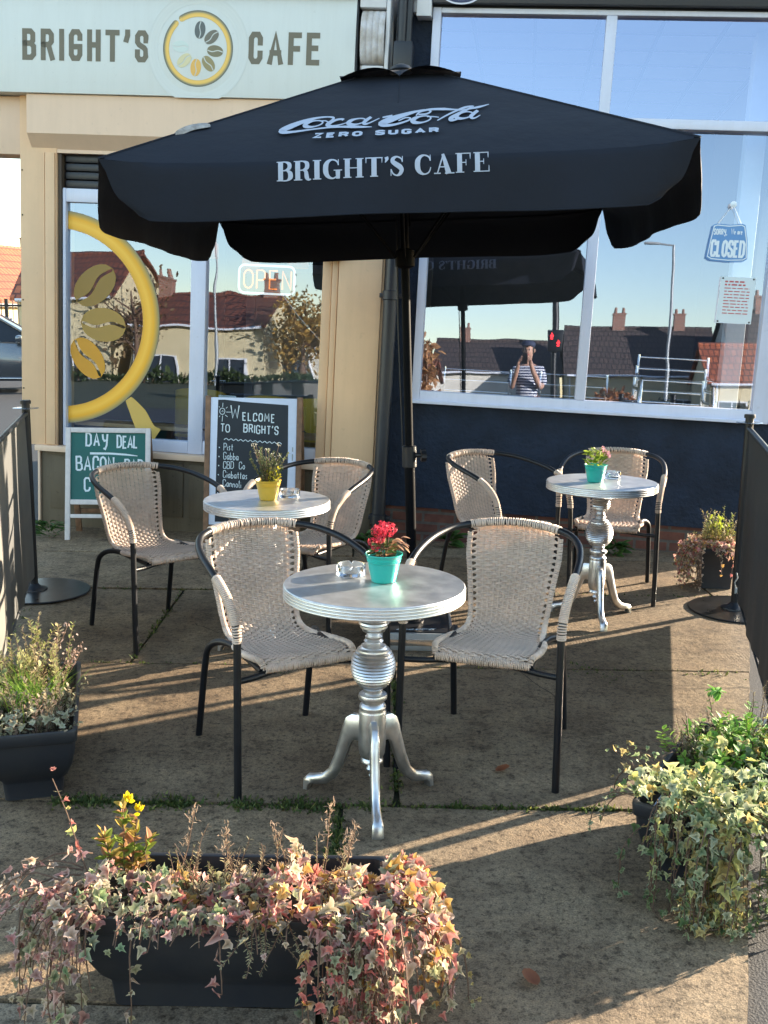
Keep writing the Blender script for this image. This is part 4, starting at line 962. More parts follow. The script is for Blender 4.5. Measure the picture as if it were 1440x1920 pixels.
# ---------------------------------------------------------------- troughs
def trough_mesh(L=.70, W=.29, H=.25):
    mb = MB()
    def ringp(l, w, z, rad=.02, n=4):
        o = []
        for (sx, sy, a0) in ((1, 1, 0), (-1, 1, 90), (-1, -1, 180), (1, -1, 270)):
            for k in range(n + 1):
                a = R(a0 + 90 * k / n); o.append(Vector((sx * (l / 2 - rad) + rad * math.cos(a), sy * (w / 2 - rad) + rad * math.sin(a), z)))
        return o
    st = [(L * .775, W * .62, 0), (L * .775, W * .62, .006), (L * .79, W * .65, .055), (L * .80, W * .66, .065), (L * .85, W * .76, .085), (L * .91, W * .86, .125), (L * .945, W * .925, .17), (L * .955, W * .94, .205), (L * .985, W * .975, .209), (L * .992, W * .985, .212), (L, W, .242), (L * .996, W * .992, .2485), (L * .975, W * .945, .2505), (L * .955, W * .905, .247), (L * .945, W * .885, .225), (L * .93, W * .86, .16)]
    rings = [ringp(l, w, z) for l, w, z in st]; m = len(rings[0]); vs = [p for q in rings for p in q]; fs = [tuple(range(m - 1, -1, -1))]
    for i in range(len(rings) - 1):
        for k in range(m): fs.append((i * m + k, i * m + (k + 1) % m, (i + 1) * m + (k + 1) % m, (i + 1) * m + k))
    mb.add(vs, fs); return mb
TM = None
def trough(label, x, y, rz):
    t = thing('planter_trough', label, 'planter', (x, y, 0), rz, 'long black plastic plant troughs')
    trough_mesh().build('trough_shell', M['planter'], t, smooth=45)
    mb = MB(); r = random.Random(9); n = 14; vs = []; fs = []
    for i in range(n + 1):
        for j in range(7): vs.append((lerp(-.327, .327, i / n), lerp(-.126, .126, j / 6), .198 + r.uniform(-.012, .016)))
    for i in range(n):
        for j in range(6): fs.append((i * 7 + j, (i + 1) * 7 + j, (i + 1) * 7 + j + 1, i * 7 + j + 1))
    mb.add(vs, fs); mb.build('compost', M['soil'], t, smooth=60)
    mb = MB(); mb.b2((-.315, .09, .214), (.315, .098, .224)); mb.build('liner_edge', M['disc'], t)
    return t
FT = (-.325, 2.195, 0.0); LT = (-1.185, 3.375, R(105.2)); RT = (.99, 2.88, R(59.8))
trough('black plastic trough at the front, overgrown with pink tinged ivy', *FT)
trough('black plastic trough on the left, planted with tufts of grass and grey green herbs', *LT)
trough('black plastic trough at the right, buried under green and cream ivy', *RT)
def plantroot(nm, label, pose, cat='plant', group=None, z=0.0): return thing(nm, label, cat, (pose[0], pose[1], z), pose[2], group)
def keepout(L, W, H=.255):
    def f(q):
        if abs(q.x) < L / 2 + .012 and abs(q.y) < W / 2 + .012 and q.z < H:
            dx = L / 2 + .012 - abs(q.x); dy = W / 2 + .012 - abs(q.y)
            if q.z > H - .05 and min(dx, dy) > .02: q.z = H + .004
            elif dx < dy: q.x += math.copysign(dx, q.x)
            else: q.y += math.copysign(dy, q.y)
        return q
    return f
KO = keepout(.70, .29)
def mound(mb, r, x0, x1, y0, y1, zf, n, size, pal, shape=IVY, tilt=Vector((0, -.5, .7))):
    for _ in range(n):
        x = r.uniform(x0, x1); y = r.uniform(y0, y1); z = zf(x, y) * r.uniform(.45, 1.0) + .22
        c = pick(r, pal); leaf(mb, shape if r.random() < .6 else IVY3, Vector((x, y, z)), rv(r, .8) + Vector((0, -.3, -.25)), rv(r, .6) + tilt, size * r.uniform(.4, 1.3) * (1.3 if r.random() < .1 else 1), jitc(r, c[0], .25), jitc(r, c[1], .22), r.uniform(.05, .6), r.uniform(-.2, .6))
# front trough planting
def front_plants():
    r = random.Random(61)
    t = plantroot('ivy_plant', 'pink and cream variegated ivy spilling over both ends of the front trough', FT)
    mb, ms = MB(), MB()
    zf = lambda x, y: max(.02, .055 + .035 * math.sin(x * 19) + .03 * math.sin(x * 43 + 2) + (.04 if .12 < x < .3 else 0) - 1.2 * max(0, y - .01) + (-.02 if y < -.13 else 0))
    RED = PINK + [((.45, .10, .10), (.62, .22, .18))] * 2
    GRN = [PINK[3], PINK[2], PINK[8], PINK[0], PINK[5], PINK[4]] + GREEN[:2]
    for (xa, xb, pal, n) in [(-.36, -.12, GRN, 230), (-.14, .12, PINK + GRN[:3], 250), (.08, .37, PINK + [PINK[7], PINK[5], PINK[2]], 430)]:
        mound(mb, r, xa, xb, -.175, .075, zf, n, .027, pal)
    # curtain over the front rim
    for k in range(54):
        x = r.uniform(-.37, .38); n = r.randint(2, 4) if -.26 < x < .17 else r.randint(6, 12)
        vine(mb, ms, r, Vector((x, -.13, .262)), Vector((r.uniform(-.25, .25), -1, .2)), n, .028, .030, RED if x > 0 else GRN + PINK[:2], .55, inside=KO)
    # thick falls at both ends
    for k in range(40):
        x = r.uniform(.20, .38); vine(mb, ms, r, Vector((x, -.12 + r.uniform(-.03, .03), .27)), Vector((r.uniform(-.1, .5), -1, .1)), r.randint(6, 15), .029, .028, RED + GRN[:3], .75, inside=KO, sub=2)
    for k in range(30):
        vine(mb, ms, r, Vector((.33, r.uniform(-.13, .08), .27)), Vector((1, r.uniform(-.8, .2), .25)), r.randint(6, 13), .030, .031, PINK + [PINK[7], PINK[6]], .55, inside=KO, sub=2)
    for k in range(20):
        vine(mb, ms, r, Vector((r.uniform(-.37, -.25), r.uniform(-.13, -.02), .265)), Vector((-.7, r.uniform(-1, .1), .1)), r.randint(5, 14), .030, .029, PINK[:6] + GRN[:4] + [PINK[5]], .55, inside=KO, sub=2)
    for k in range(7):
        vine(mb, ms, r, Vector((-.36, r.uniform(-.1, .1), .27)), Vector((-1, r.uniform(-.6, .3), .4)), r.randint(8, 14), .030, .030, [PINK[5], PINK[1], PINK[0]], .30, inside=KO)
    # a few lone runners
    vine(mb, ms, r, Vector((.36, -.05, .25)), Vector((1, -.2, .1)), 14, .03, .020, [GREEN[6], PINK[8], PINK[3]], .42, inside=KO, wander=.12)
    vine(mb, ms, r, Vector((-.20, -.15, .25)), Vector((.05, -1, -.1)), 9, .028, .026, [PINK[5], PINK[3]], 1.2, inside=KO, wander=.2)
    vine(mb, ms, r, Vector((-.02, -.155, .24)), Vector((.3, -1, -.2)), 5, .03, .042, [PINK[0], PINK[1]], 1.0, inside=KO, wander=.2)
    vine(mb, ms, r, Vector((-.35, .02, .26)), Vector((-.45, .1, 1)), 8, .03, .026, [PINK[6], PINK[3], GREEN[4]], -.1, wander=.2)
    mb.build('foliage', M['leaf'], t, cols=True); ms.build('stem', M['stem'], t, smooth=60)
    # herbs and dry stems in the same trough
    t = plantroot('heather', 'dry cream heather sprigs and seed heads rising behind the ivy of the front trough', FT); mb, ms = MB(), MB()
    for k in range(46):
        x = r.choice([r.gauss(-.09, .05), r.gauss(.02, .04), r.gauss(.2, .06)]); y = r.uniform(-.03, .07)
        sprig(mb, ms, r, Vector((x, y, .21)), Vector((r.gauss(0, .3), r.gauss(-.1, .25), 1)), r.uniform(.07, .16), 34, .011, (.22, .17, .08), r.choice([(.50, .42, .24), (.42, .30, .18), (.36, .34, .14)]))
    for (x, y, h, l) in [(.185, .09, .20, .12), (.115, .07, .15, -.25), (.225, .07, .15, .3), (-.04, .05, .16, .05), (-.155, .06, .19, .25), (.235, .09, .12, .2)]:
        b = Vector((x, y, .21)); tp = b + Vector((l * h, .0, h)); ms.tube([b, b.lerp(tp, .5) + Vector((.006, 0, 0)), tp], [.0018, .0014, .001], 5)
        for q in range(46):
            s = .5 + .55 * r.random(); p = b.lerp(tp, s) + rv(r, .006); leaf(mb, NARROW, p, rv(r, .6) + Vector((0, 0, 1)), rv(r), r.uniform(.009, .018), (.20, .13, .08), jitc(r, (.40, .30, .22)), .3, .4)
    for k in range(8):
        sprig(mb, ms, r, Vector((.02 + k * .016, -.14, .245)), Vector((r.uniform(-.3, .5), -1, -.5)), r.uniform(.08, .13), 40, .010, (.16, .16, .06), (.55, .50, .32), NARROW, .6)
    mb.build('foliage', M['leaf'], t, cols=True); ms.build('stem', M['stem'], t, smooth=60)
    t = plantroot('wallflower', 'upright plant with yellow buds at the left end of the front trough', FT); mb, ms = MB(), MB()
    for (dx, h, l) in [(0, .20, 0), (.03, .17, .12), (-.03, .13, -.3), (.045, .12, .35)]:
        b = Vector((-.275 + dx * .4, .06, .21)); tp = b + Vector((l * h, 0, h)); ms.tube([b, tp], [.003, .0016], 6)
        for q in range(26):
            s = .2 + .8 * r.random(); p = b.lerp(tp, s); an = r.uniform(0, 6.28); g = r.choice([((.10, .17, .03), (.24, .30, .05)), ((.30, .20, .04), (.46, .34, .08)), ((.30, .12, .05), (.44, .24, .12))])
            leaf(mb, OVAL, p, Vector((math.cos(an), math.sin(an), .5 + s)), Vector((0, 0, 1)) + rv(r, .3), r.uniform(.03, .05) * (1.2 - .5 * s), jitc(r, g[0]), jitc(r, g[1]), .3, .35)
    for k in range(30):
        c = Vector((-.262 if k < 20 else -.238, .06, .425 if k < 20 else .40)); leaf(mb, OVAL, c + rv(r, .003), rv(r, .5) + Vector((0, 0, 1)), rv(r), .017, (.68, .48, .01), (.85, .66, .02), .2, -.2)
    mb.build('foliage', M['leaf'], t, cols=True); ms.build('stem', M['stem'], t, smooth=60)
front_plants()
def left_plants():
    r = random.Random(71)
    t = plantroot('grass_tuft', 'bright green grass tuft in the middle of the left trough', LT); mb, ms = MB(), MB()
    for k in range(230):
        an = r.uniform(0, 6.28); b = Vector((-.04 + r.gauss(0, .06), r.gauss(.02, .04), .2)); d = Vector((math.cos(an) * .5, math.sin(an) * .5, 1)).normalized(); l = r.uniform(.10, .23); pts = []
        for i in range(5): pts.append(b + d * l * i / 4 + Vector((d.x, d.y, -.35)) * l * (i / 4) ** 2 * .6)
        sx = d.cross(Vector((0, 0, 1))).normalized() * r.uniform(.0016, .0032); c = jitc(r, r.choice([(.16, .30, .03), (.24, .34, .05), (.11, .22, .03)]))
        vs = []; 
        for i in range(5): vs += [pts[i] - sx * (1 - i / 4.4), pts[i] + sx * (1 - i / 4.4)]
        mb.add(vs, [(2 * i, 2 * i + 1, 2 * i + 3, 2 * i + 2) for i in range(4)], None, 0, c)
    mb.build('blades', M['leaf'], t, cols=True)
    t = plantroot('herb_plant', 'upright pale flowering herbs at the far end of the left trough', LT); mb, ms = MB(), MB()
    for k in range(46):
        sprig(mb, ms, r, Vector((.17 + r.gauss(0, .06), r.gauss(.03, .06), .2)), Vector((r.gauss(0, .2), r.gauss(.05, .2), 1)), r.uniform(.11, .27), 40, .017, (.18, .20, .06), r.choice([(.46, .44, .20), (.34, .36, .14), (.55, .42, .26)]), OVAL, .8)
    for k in range(8):
        b = Vector((.2 + r.gauss(0, .05), -.04 + r.gauss(0, .03), .2)); tp = b + Vector((r.uniform(-.02, .06), -r.uniform(.05, .12), r.uniform(.12, .2))); ms.tube([b, b.lerp(tp, .5) + rv(r, .008), tp], .0016, 4)
        for q in range(14): leaf(mb, OVAL, b.lerp(tp, .5 + .5 * r.random()) + rv(r, .006), rv(r), rv(r), .012, (.34, .22, .18), (.52, .40, .34), .2, .3)
    mb.build('foliage', M['leaf'], t, cols=True); ms.build('stem', M['stem'], t, smooth=60)
    t = plantroot('herb_plant', 'grey brown dried herbs sprawling over the near end of the left trough', LT); mb, ms = MB(), MB()
    for k in range(120):
        x = r.uniform(-.30, .05); y = r.uniform(-.125, .13)
        sprig(mb, ms, r, Vector((x, y, .2)), Vector((r.gauss(-.1, .5), r.gauss(-.1, .5), .8)), r.uniform(.06, .15), 22, .014, (.22, .19, .11), r.choice([(.36, .30, .20), (.42, .36, .24), (.30, .32, .18), (.40, .26, .20)]), OVAL, .7)
    for k in range(40):
        x = r.uniform(-.32, -.20); y = r.uniform(-.12, .13); leaf(mb, IVY, Vector((x, y, .245 + r.uniform(0, .03))), rv(r) , Vector((0, 0, 1)) + rv(r, .4), r.uniform(.02, .036), (.24, .26, .16), (.46, .46, .34), .2, .2)
    mb.build('foliage', M['leaf'], t, cols=True); ms.build('stem', M['stem'], t, smooth=60)
left_plants()
def right_plants():
    r = random.Random(81)
    t = plantroot('ivy_plant', 'green and cream ivy hanging from the right trough down to the paving', RT); mb, ms = MB(), MB()
    zf = lambda x, y: .075 + .04 * math.sin(x * 13 + y * 9) + .03 * math.sin(x * 37 + y * 21) + (.03 if x < -.2 else 0)
    G2 = GREEN + [GREEN[0], GREEN[5]]
    mound(mb, r, -.40, .06, -.19, .05, zf, 400, .031, G2, tilt=Vector((-.4, .2, .7)))
    mound(mb, r, -.40, -.12, .02, .15, zf, 110, .028, G2, tilt=Vector((-.4, .2, .7)))
    mound(mb, r, .0, .40, -.21, -.03, zf, 150, .030, G2 + [GREEN[6], GREEN[4]], tilt=Vector((-.4, .2, .7)))
    for k in range(84):                                   # the near end, towards the photograph
        y0 = r.uniform(-.18, .08); far = y0 < -.04
        vine(mb, ms, r, Vector((-.34 + r.uniform(-.02, .06), y0, .265)), Vector((-1, r.uniform(-.5, .25), .1)), r.randint(8, 17) if far else r.randint(2, 9), .029, .029 if r.random() < .7 else .038, G2 if r.random() < .7 else GREEN[4:7], .7, inside=KO, sub=2 if far else 1)
    for k in range(6):                                    # the left side
        x = r.uniform(-.34, -.16); vine(mb, ms, r, Vector((x, .14, .262)), Vector((r.uniform(-.8, .2), 1, .1)), r.randint(2, 9), .028, .026, G2, .8, inside=KO)
    for k in range(74):                                   # the far right side
        x = r.uniform(-.38, .3); vine(mb, ms, r, Vector((x, -.13, .27)), Vector((r.uniform(-.9, .2), -1, .2)), r.randint(7, 16), .029, .031, GREEN[3:8] + GREEN[:2], .5, inside=KO, sub=2)
    for k in range(6): vine(mb, ms, r, Vector((-.22 + k * .03, .13, .27)), Vector((.1, 1, .5)), r.randint(3, 6), .028, .022, [GREEN[6], GREEN[1]], .1, inside=KO)
    for k in range(6): vine(mb, ms, r, Vector((-.36, .1 - k * .03, .2)), Vector((-.6, .5, -.3)), r.randint(8, 13), .03, .027, [GREEN[1], GREEN[7], GREEN[3]], .9, inside=KO, wander=.5)
    mb.build('foliage', M['leaf'], t, cols=True); ms.build('stem', M['stem'], t, smooth=60)
    t = plantroot('mint_plant', 'fresh bright green mint at the far end of the right trough', RT); mb, ms = MB(), MB()
    for k in range(60):
        sprig(mb, ms, r, Vector((.15 + r.gauss(0, .10), r.gauss(-.01, .065), .21)), Vector((r.gauss(0, .35), r.gauss(0, .35), 1)), r.uniform(.07, .15), 24, .025, (.10, .24, .03), r.choice([(.22, .42, .05), (.14, .32, .05), (.30, .46, .08)]), OVAL, .5)
    sprig(mb, ms, r, Vector((.28, .06, .21)), Vector((.0, .1, 1)), .17, 10, .02, (.12, .22, .05), (.26, .36, .10), OVAL, .5)
    for k in range(16): leaf(mb, OVAL, Vector((.28, .065, .385)) + rv(r, .004), rv(r, .8) + Vector((0, 0, .1)), Vector((0, 0, 1)), .034, (.10, .26, .05), (.20, .40, .08), .3, .4)
    mb.build('foliage', M['leaf'], t, cols=True); ms.build('stem', M['stem'], t, smooth=60)
    t = plantroot('herb_plant', 'grey green thyme and bare twigs along the left edge of the right trough', RT); mb, ms = MB(), MB()
    for k in range(60):
        sprig(mb, ms, r, Vector((r.uniform(.05, .33), r.uniform(.03, .12), .205)), Vector((r.gauss(0, .4), r.gauss(.25, .4), .9)), r.uniform(.05, .13), 28, .011, (.13, .15, .07), r.choice([(.34, .34, .20), (.26, .28, .14), (.40, .34, .22)]), OVAL, .7)
    for k in range(10):
        b = Vector((r.uniform(.0, .2), .1, .22)); tp = b + Vector((r.uniform(-.1, .1), r.uniform(.02, .12), r.uniform(.02, .12))); ms.tube([b, b.lerp(tp, .6) + Vector((0, 0, .02)), tp], .0016, 4)
    for k in range(12):
        sprig(mb, ms, r, Vector((r.uniform(.25, .36), r.uniform(-.13, 0), .21)), Vector((r.gauss(.2, .2), r.gauss(-.2, .2), 1)), r.uniform(.14, .24), 34, .010, (.2, .17, .09), (.46, .40, .22), NARROW, .6)
    mb.build('foliage', M['leaf'], t, cols=True); ms.build('stem', M['stem'], t, smooth=60)
right_plants()
def rear_pot():
    r = random.Random(91); P = (1.975, 6.02, R(-6))
    t = thing('square_planter', 'small square black planter by the dark wall, half hidden by the right banner', 'planter', (P[0], P[1], 0), P[2])
    mb = MB()
    st = [(.165, 0), (.168, .05), (.185, .10), (.20, .2), (.206, .205), (.214, .236), (.206, .24), (.190, .236), (.186, .20)]
    vs = []; fs = []
    for (w, z) in st:
        h = w / 2; vs += [(-h, -h, z), (h, -h, z), (h, h, z), (-h, h, z)]
    for i in range(len(st) - 1):
        for k in range(4): fs.append((i * 4 + k, i * 4 + (k + 1) % 4, (i + 1) * 4 + (k + 1) % 4, (i + 1) * 4 + k))
    fs.append((3, 2, 1, 0)); mb.add(vs, fs); mb.build('planter_shell', M['planter'], t, smooth=30)
    MB().add([(-.093, -.093, .205), (.093, -.093, .205), (.093, .093, .205), (-.093, .093, .205)], [(0, 1, 2, 3)]).build('compost', M['soil'], t)
    t = plantroot('ivy_plant', 'reddish ivy hanging left from the small square planter', P); mb, ms = MB(), MB()
    ko = keepout(.214, .214, .245); pal = [PINK[1], PINK[6], PINK[7], PINK[2], PINK[3], PINK[0]]
    mound(mb, r, -.16, .12, -.13, .1, lambda x, y: .07, 300, .026, pal)
    for k in range(46): vine(mb, ms, r, Vector((-.07 + r.uniform(-.03, .05), r.uniform(-.1, .06), .255)), Vector((-1, r.uniform(-.9, .2), .3)), r.randint(4, 12), .028, .026, pal, .5, inside=ko, sub=2)
    for k in range(12): vine(mb, ms, r, Vector((r.uniform(-.05, .09), -.1, .25)), Vector((.2, -1, 0)), r.randint(3, 8), .026, .026, pal, .8, inside=ko)
    for k in range(8): vine(mb, ms, r, Vector((-.10, -.1, .24)), Vector((-.3, -1, -.3)), 10, .026, .022, [PINK[5]], .9, inside=ko)
    mb.build('foliage', M['leaf'], t, cols=True); ms.build('stem', M['stem'], t, smooth=60)
    t = plantroot('heather', 'yellow green heather standing up in the small square planter', P); mb, ms = MB(), MB()
    for k in range(70): sprig(mb, ms, r, Vector((r.uniform(-.08, .08), r.uniform(-.06, .08), .2)), Vector((r.gauss(0, .3), r.gauss(0, .25), 1)), r.uniform(.10, .28), 34, .016, (.15, .16, .05), r.choice([(.40, .38, .12), (.34, .28, .14), (.28, .34, .08), (.46, .36, .2)]), OVAL, .8)
    for k in range(50): leaf(mb, OVAL, Vector((.02, -.02, .36)) + rv(r, .03), rv(r) + Vector((0, 0, .4)), rv(r, .4) + Vector((0, 0, 1)), .03, (.26, .34, .03), (.42, .48, .06), .3, .2)
    mb.build('foliage', M['leaf'], t, cols=True); ms.build('stem', M['stem'], t, smooth=60)
rear_pot()
# weeds against the walls, fallen leaves
def weeds():
    spots = [((-2.33, 7.06), .16, 60, 'dark green weed tuft between the left barrier and the day deal board'), ((-.12, 6.93), .11, 36, 'green weed at the wall foot, left of the parasol pole'), ((.45, 6.98), .12, 30, 'small weed against the bricks right of the parasol pole'), ((1.55, 6.80), .13, 46, 'spreading green weed at the wall foot beside the small square planter')]
    for i, ((x, y), s, n, l) in enumerate(spots):
        r = random.Random(100 + i); mb = MB()
        t = thing('weed', l, 'weed', (x, y, 0), 0, 'weeds along the wall')
        for k in range(n):
            an = r.uniform(0, 6.28); h = r.uniform(.2, 1) * s; rr = r.uniform(0, .5) * s
            leaf(mb, NARROW if i == 0 else OVAL, Vector((math.cos(an) * rr * .8, -abs(math.sin(an)) * rr * .5, r.uniform(0, .7) * s)), Vector((math.cos(an), -abs(math.sin(an)) * .6, r.uniform(.1, 1))), Vector((0, -.3, 1)) + rv(r, .3), h * r.uniform(.4, .8) + .02, jitc(r, (.035, .08, .02)), jitc(r, (.07, .15, .035)), .2, .4)
        mb.build('foliage', M['leaf'], t, cols=True)
    for i, (x, y, s, a, l) in enumerate([(.40, 3.36, .052, .2, 'fallen brown leaf on the paving under the right hand front chair'), (.38, 2.19, .05, 2.2, 'fallen rust brown leaf near the front edge of the paving'), (.47, 1.96, .016, .7, 'tiny dark leaf scrap on the front paving')]):
        mb = MB(); sh = [(0, 0), (.22, .08), (.36, .3), (.38, .55), (.26, .84), (0, 1), (-.26, .86), (-.36, .6), (-.38, .3), (-.2, .06)]
        d = Vector((math.cos(a), math.sin(a), .05)); leaf(mb, sh, Vector((x, y, .009)), d, Vector((0, 0, 1)), s, (.20, .07, .035), (.26, .10, .05), .25, -.25)
        o = mb.build('dry_leaf', M['leaf'], None, cols=True, smooth=60); tag(o, l, 'leaf', 'fallen leaves on the paving')
weeds()
# ---------------------------------------------------------------- shop fronts (all in the street front's own frame)
M['beige'] = pm('beige', (.75, .50, .30), .55, var=.05, vscale=3, bump=.05, bscale=30, grime=.045)
M['beige_box'] = pm('beige_box', (.76, .555, .405), .5, var=.04, vscale=3, grime=.04)
M['olive'] = pm('olive', (.10, .078, .048), .6, var=.10, vscale=4, bump=.05, bscale=30, grime=.25)
M['upvc'] = pm('upvc', (.62, .66, .80), .32, var=.03, vscale=5, grime=.05)
M['dark_soffit'] = pm('dark_soffit', (.035, .032, .034), .7, var=.2)
M['rail_brown'] = pm('rail_brown', (.07, .05, .035), .6, var=.2)
M['navy_render'] = pm('navy_render', (.014, .0225, .042), .8, var=.35, vscale=5, bump=1.0, bscale=34, dist=.012, spec=.3)
M['navy_flat'] = pm('navy_flat', (.010, .012, .018), .45, var=.15)
M['brick'] = brick_mat('brick', (.15, .058, .040), (.085, .036, .030), (.10, .085, .075), 1.0, .225, .075, .8, 'XZ', .010, .9, .008)
M['sign_face'] = pm('sign_face', (.66, .70, .685), .42, var=.02, vscale=2, grime=.04)
M['sign_letter'] = pm('sign_letter', (.150, .135, .095), .5, var=.04)
M['print'] = pm('print', (1, 1, 1), .5, attr=True, var=.02)
M['glass_cafe'] = glass_mat('glass_cafe', .23, (.86, .93, .97), (.60, .73, 1.0), .08)
M['glass_shop'] = glass_mat('glass_shop', .29, (.88, .93, 1.0), (.60, .72, 1.0), .03)
M['glass_upper'] = glass_mat('glass_upper', .40, (.70, .75, .95), (.62, .72, 1.0), .06)
M['white_paint'] = pm('white_paint', (.62, .63, .66), .6, var=.10, vscale=7, bump=.2, bscale=18)
M['flaky'] = pm('flaky', (.68, .69, .74), .75, vscale=6, col2=(.30, .24, .17), bump=.8, bscale=22, dist=.01)
M['pipe'] = pm('pipe', (.012, .015, .022), .42, var=.3, vscale=5)
M['inside'] = pm('inside', (.10, .105, .11), .8, var=.1)
M['inside_floor'] = pm('inside_floor', (.09, .07, .05), .5, var=.2)
M['inside_ceiling'] = pm('inside_ceiling', (.62, .63, .70), .8)
M['chrome'] = pm('chrome', (.75, .76, .78), .15, 1.0)
M['paper'] = pm('paper', (.74, .82, .84), .7, var=.03)
M['wood_light'] = pm('wood_light', (.42, .28, .15), .5, var=.2)
def gz(u, v): return (.03437 * u + .01687 * v) / .99927      # height of the paving in this frame
def fthing(n, l, c, g=None): return thing(n, l, c, group=g, M=FM)
def B(mat, nm, par, *bx, bev=.004):
    mb = MB()
    for a, b in bx: mb.b2(a, b, bev)
    return mb.build(nm, mat, par, smooth=35)
cafe = fthing('shop_building', 'cream and olive cafe front with a wide white framed window and roller shutter box', 'shop building')
B(M['beige'], 'corner_pillar', cafe, ((-3.60, 7.03, .60), (-3.335, 7.32, 2.99)), ((-3.412, 7.012, .61), (-3.343, 7.035, 2.62)), ((-3.432, 7.020, .61), (-3.418, 7.035, 2.62)))
for sw_ in (1.0, 1.62, 2.2, 2.5):
    MB().lathe([(0, 0), (.006, .001), (.005, .003), (0, .0035)], M=Matrix.Translation((-3.585, 7.0295, sw_)) @ Matrix.Rotation(R(90), 4, 'X'), seg=10).build('screw', M['rail_brown'], cafe)
B(M['beige'], 'pilaster', cafe, ((-1.327, 6.985, .556), (-1.033, 7.26, 2.66)))
B(M['beige'], 'window_trim', cafe, ((-1.375, 7.005, .604), (-1.334, 7.2, 2.62)), ((-1.446, 7.03, .604), (-1.382, 7.2, 2.62)))
B(M['beige_box'], 'sill', cafe, ((-3.485, 6.985, .562), (-1.331, 7.12, .603)))
B(M['olive'], 'stall_riser', cafe, ((-3.47, 7.062, -.2), (-1.335, 7.25, .560)), ((-1.332, 7.02, -.2), (-1.036, 7.25, .552)), ((-3.40, 7.052, .14), (-2.40, 7.07, .53)), ((-2.36, 7.052, .14), (-1.40, 7.07, .53)))
B(M['beige_box'], 'riser_edge', cafe, ((-3.49, 7.045, -.2), (-3.472, 7.25, .561)))
mb = MB(); mb.prism([(6.955, 2.986), (6.955, 2.735), (7.035, 2.645), (7.035, 2.622), (7.25, 2.622), (7.25, 2.986)], 0, 2.478, Matrix.Translation((-3.513, 0, 0)) @ Matrix(((0, 1, 0, 0), (1, 0, 0, 0), (0, 0, 1, 0), (0, 0, 0, 1)))); mb.build('shutter_box', M['beige_box'], cafe)
mb = MB()
for k in range(4): mb.b2((-3.30, 7.085, 2.40 + k * .056), (-1.45, 7.13, 2.40 + k * .056 + .052), .014)
mb.build('shutter', M['navy_flat'], cafe, smooth=40)
B(M['rail_brown'], 'guide_rail', cafe, ((-3.334, 7.05, .605), (-3.309, 7.2, 2.62)))
B(M['beige_box'], 'return_beam', cafe, ((-5.6, 7.045, 2.604), (-3.603, 7.25, 2.985)))
mb = MB(); pl = [(-3.70, 7.255), (-3.4, 7.255), (-3.4, 10.2), (-4.95, 10.2)]; mb.add([(u, v, w) for w in (2.61, 2.7) for u, v in pl], [(3, 2, 1, 0), (4, 5, 6, 7), (0, 1, 5, 4), (1, 2, 6, 5), (2, 3, 7, 6), (3, 0, 4, 7)]); mb.build('porch_soffit', M['dark_soffit'], cafe)
B(M['white_paint'], 'upper_wall', cafe, ((-3.6, 7.26, 2.99), (-1.03, 7.5, 6.4)))
B(M['inside'], 'side_wall', cafe, ((-3.6, 7.33, -.2), (-3.42, 11.6, 2.605)), ((-1.12, 7.27, -.2), (-1.04, 11.6, 2.99)), ((-3.41, 11.45, -.2), (-1.13, 11.6, 2.99)))
B(M['inside_floor'], 'shop_floor', cafe, ((-3.41, 7.26, -.1), (-1.13, 11.44, .16)))
B(M['inside_ceiling'], 'shop_ceiling', cafe, ((-3.41, 7.26, 2.72), (-1.13, 11.44, 2.80)))
B(M['navy_flat'], 'flat_roof', cafe, ((-3.6, 7.51, 2.992), (-1.03, 11.7, 3.2)))
wf = B(M['upvc'], 'window_frame', cafe, ((-3.306, 7.06, .604), (-3.283, 7.16, 2.396)), ((-2.376, 7.06, .604), (-2.268, 7.16, 2.396)), ((-3.283, 7.063, .605), (-2.376, 7.16, .690)), ((-2.268, 7.063, .605), (-1.448, 7.16, .70)), ((-3.283, 7.063, 2.303), (-2.376, 7.16, 2.395)), ((-2.268, 7.063, 2.303), (-1.448, 7.16, 2.395)), bev=.006)
for a, b in ((-3.283, -2.376), (-2.268, -1.448)):
    MB().add([(a, 7.10, .69), (b, 7.10, .69), (b, 7.10, 2.303), (a, 7.10, 2.303)], [(0, 1, 2, 3)]).build('pane', M['glass_cafe'], wf)
# --- sign above the cafe
sg = fthing('shop_sign', 'pale mint fascia sign reading brights cafe with a gold ring of coffee beans', 'shop sign')
B(M['sign_face'], 'sign_board', sg, ((-5.6, 6.93, 2.99), (-1.274, 7.255, 3.604)), bev=.002)
B(M['navy_flat'], 'sign_trim', sg, ((-5.6, 6.90, 3.607), (-1.26, 7.255, 3.72)), ((-1.272, 6.94, 2.99), (-1.262, 7.255, 3.605)))
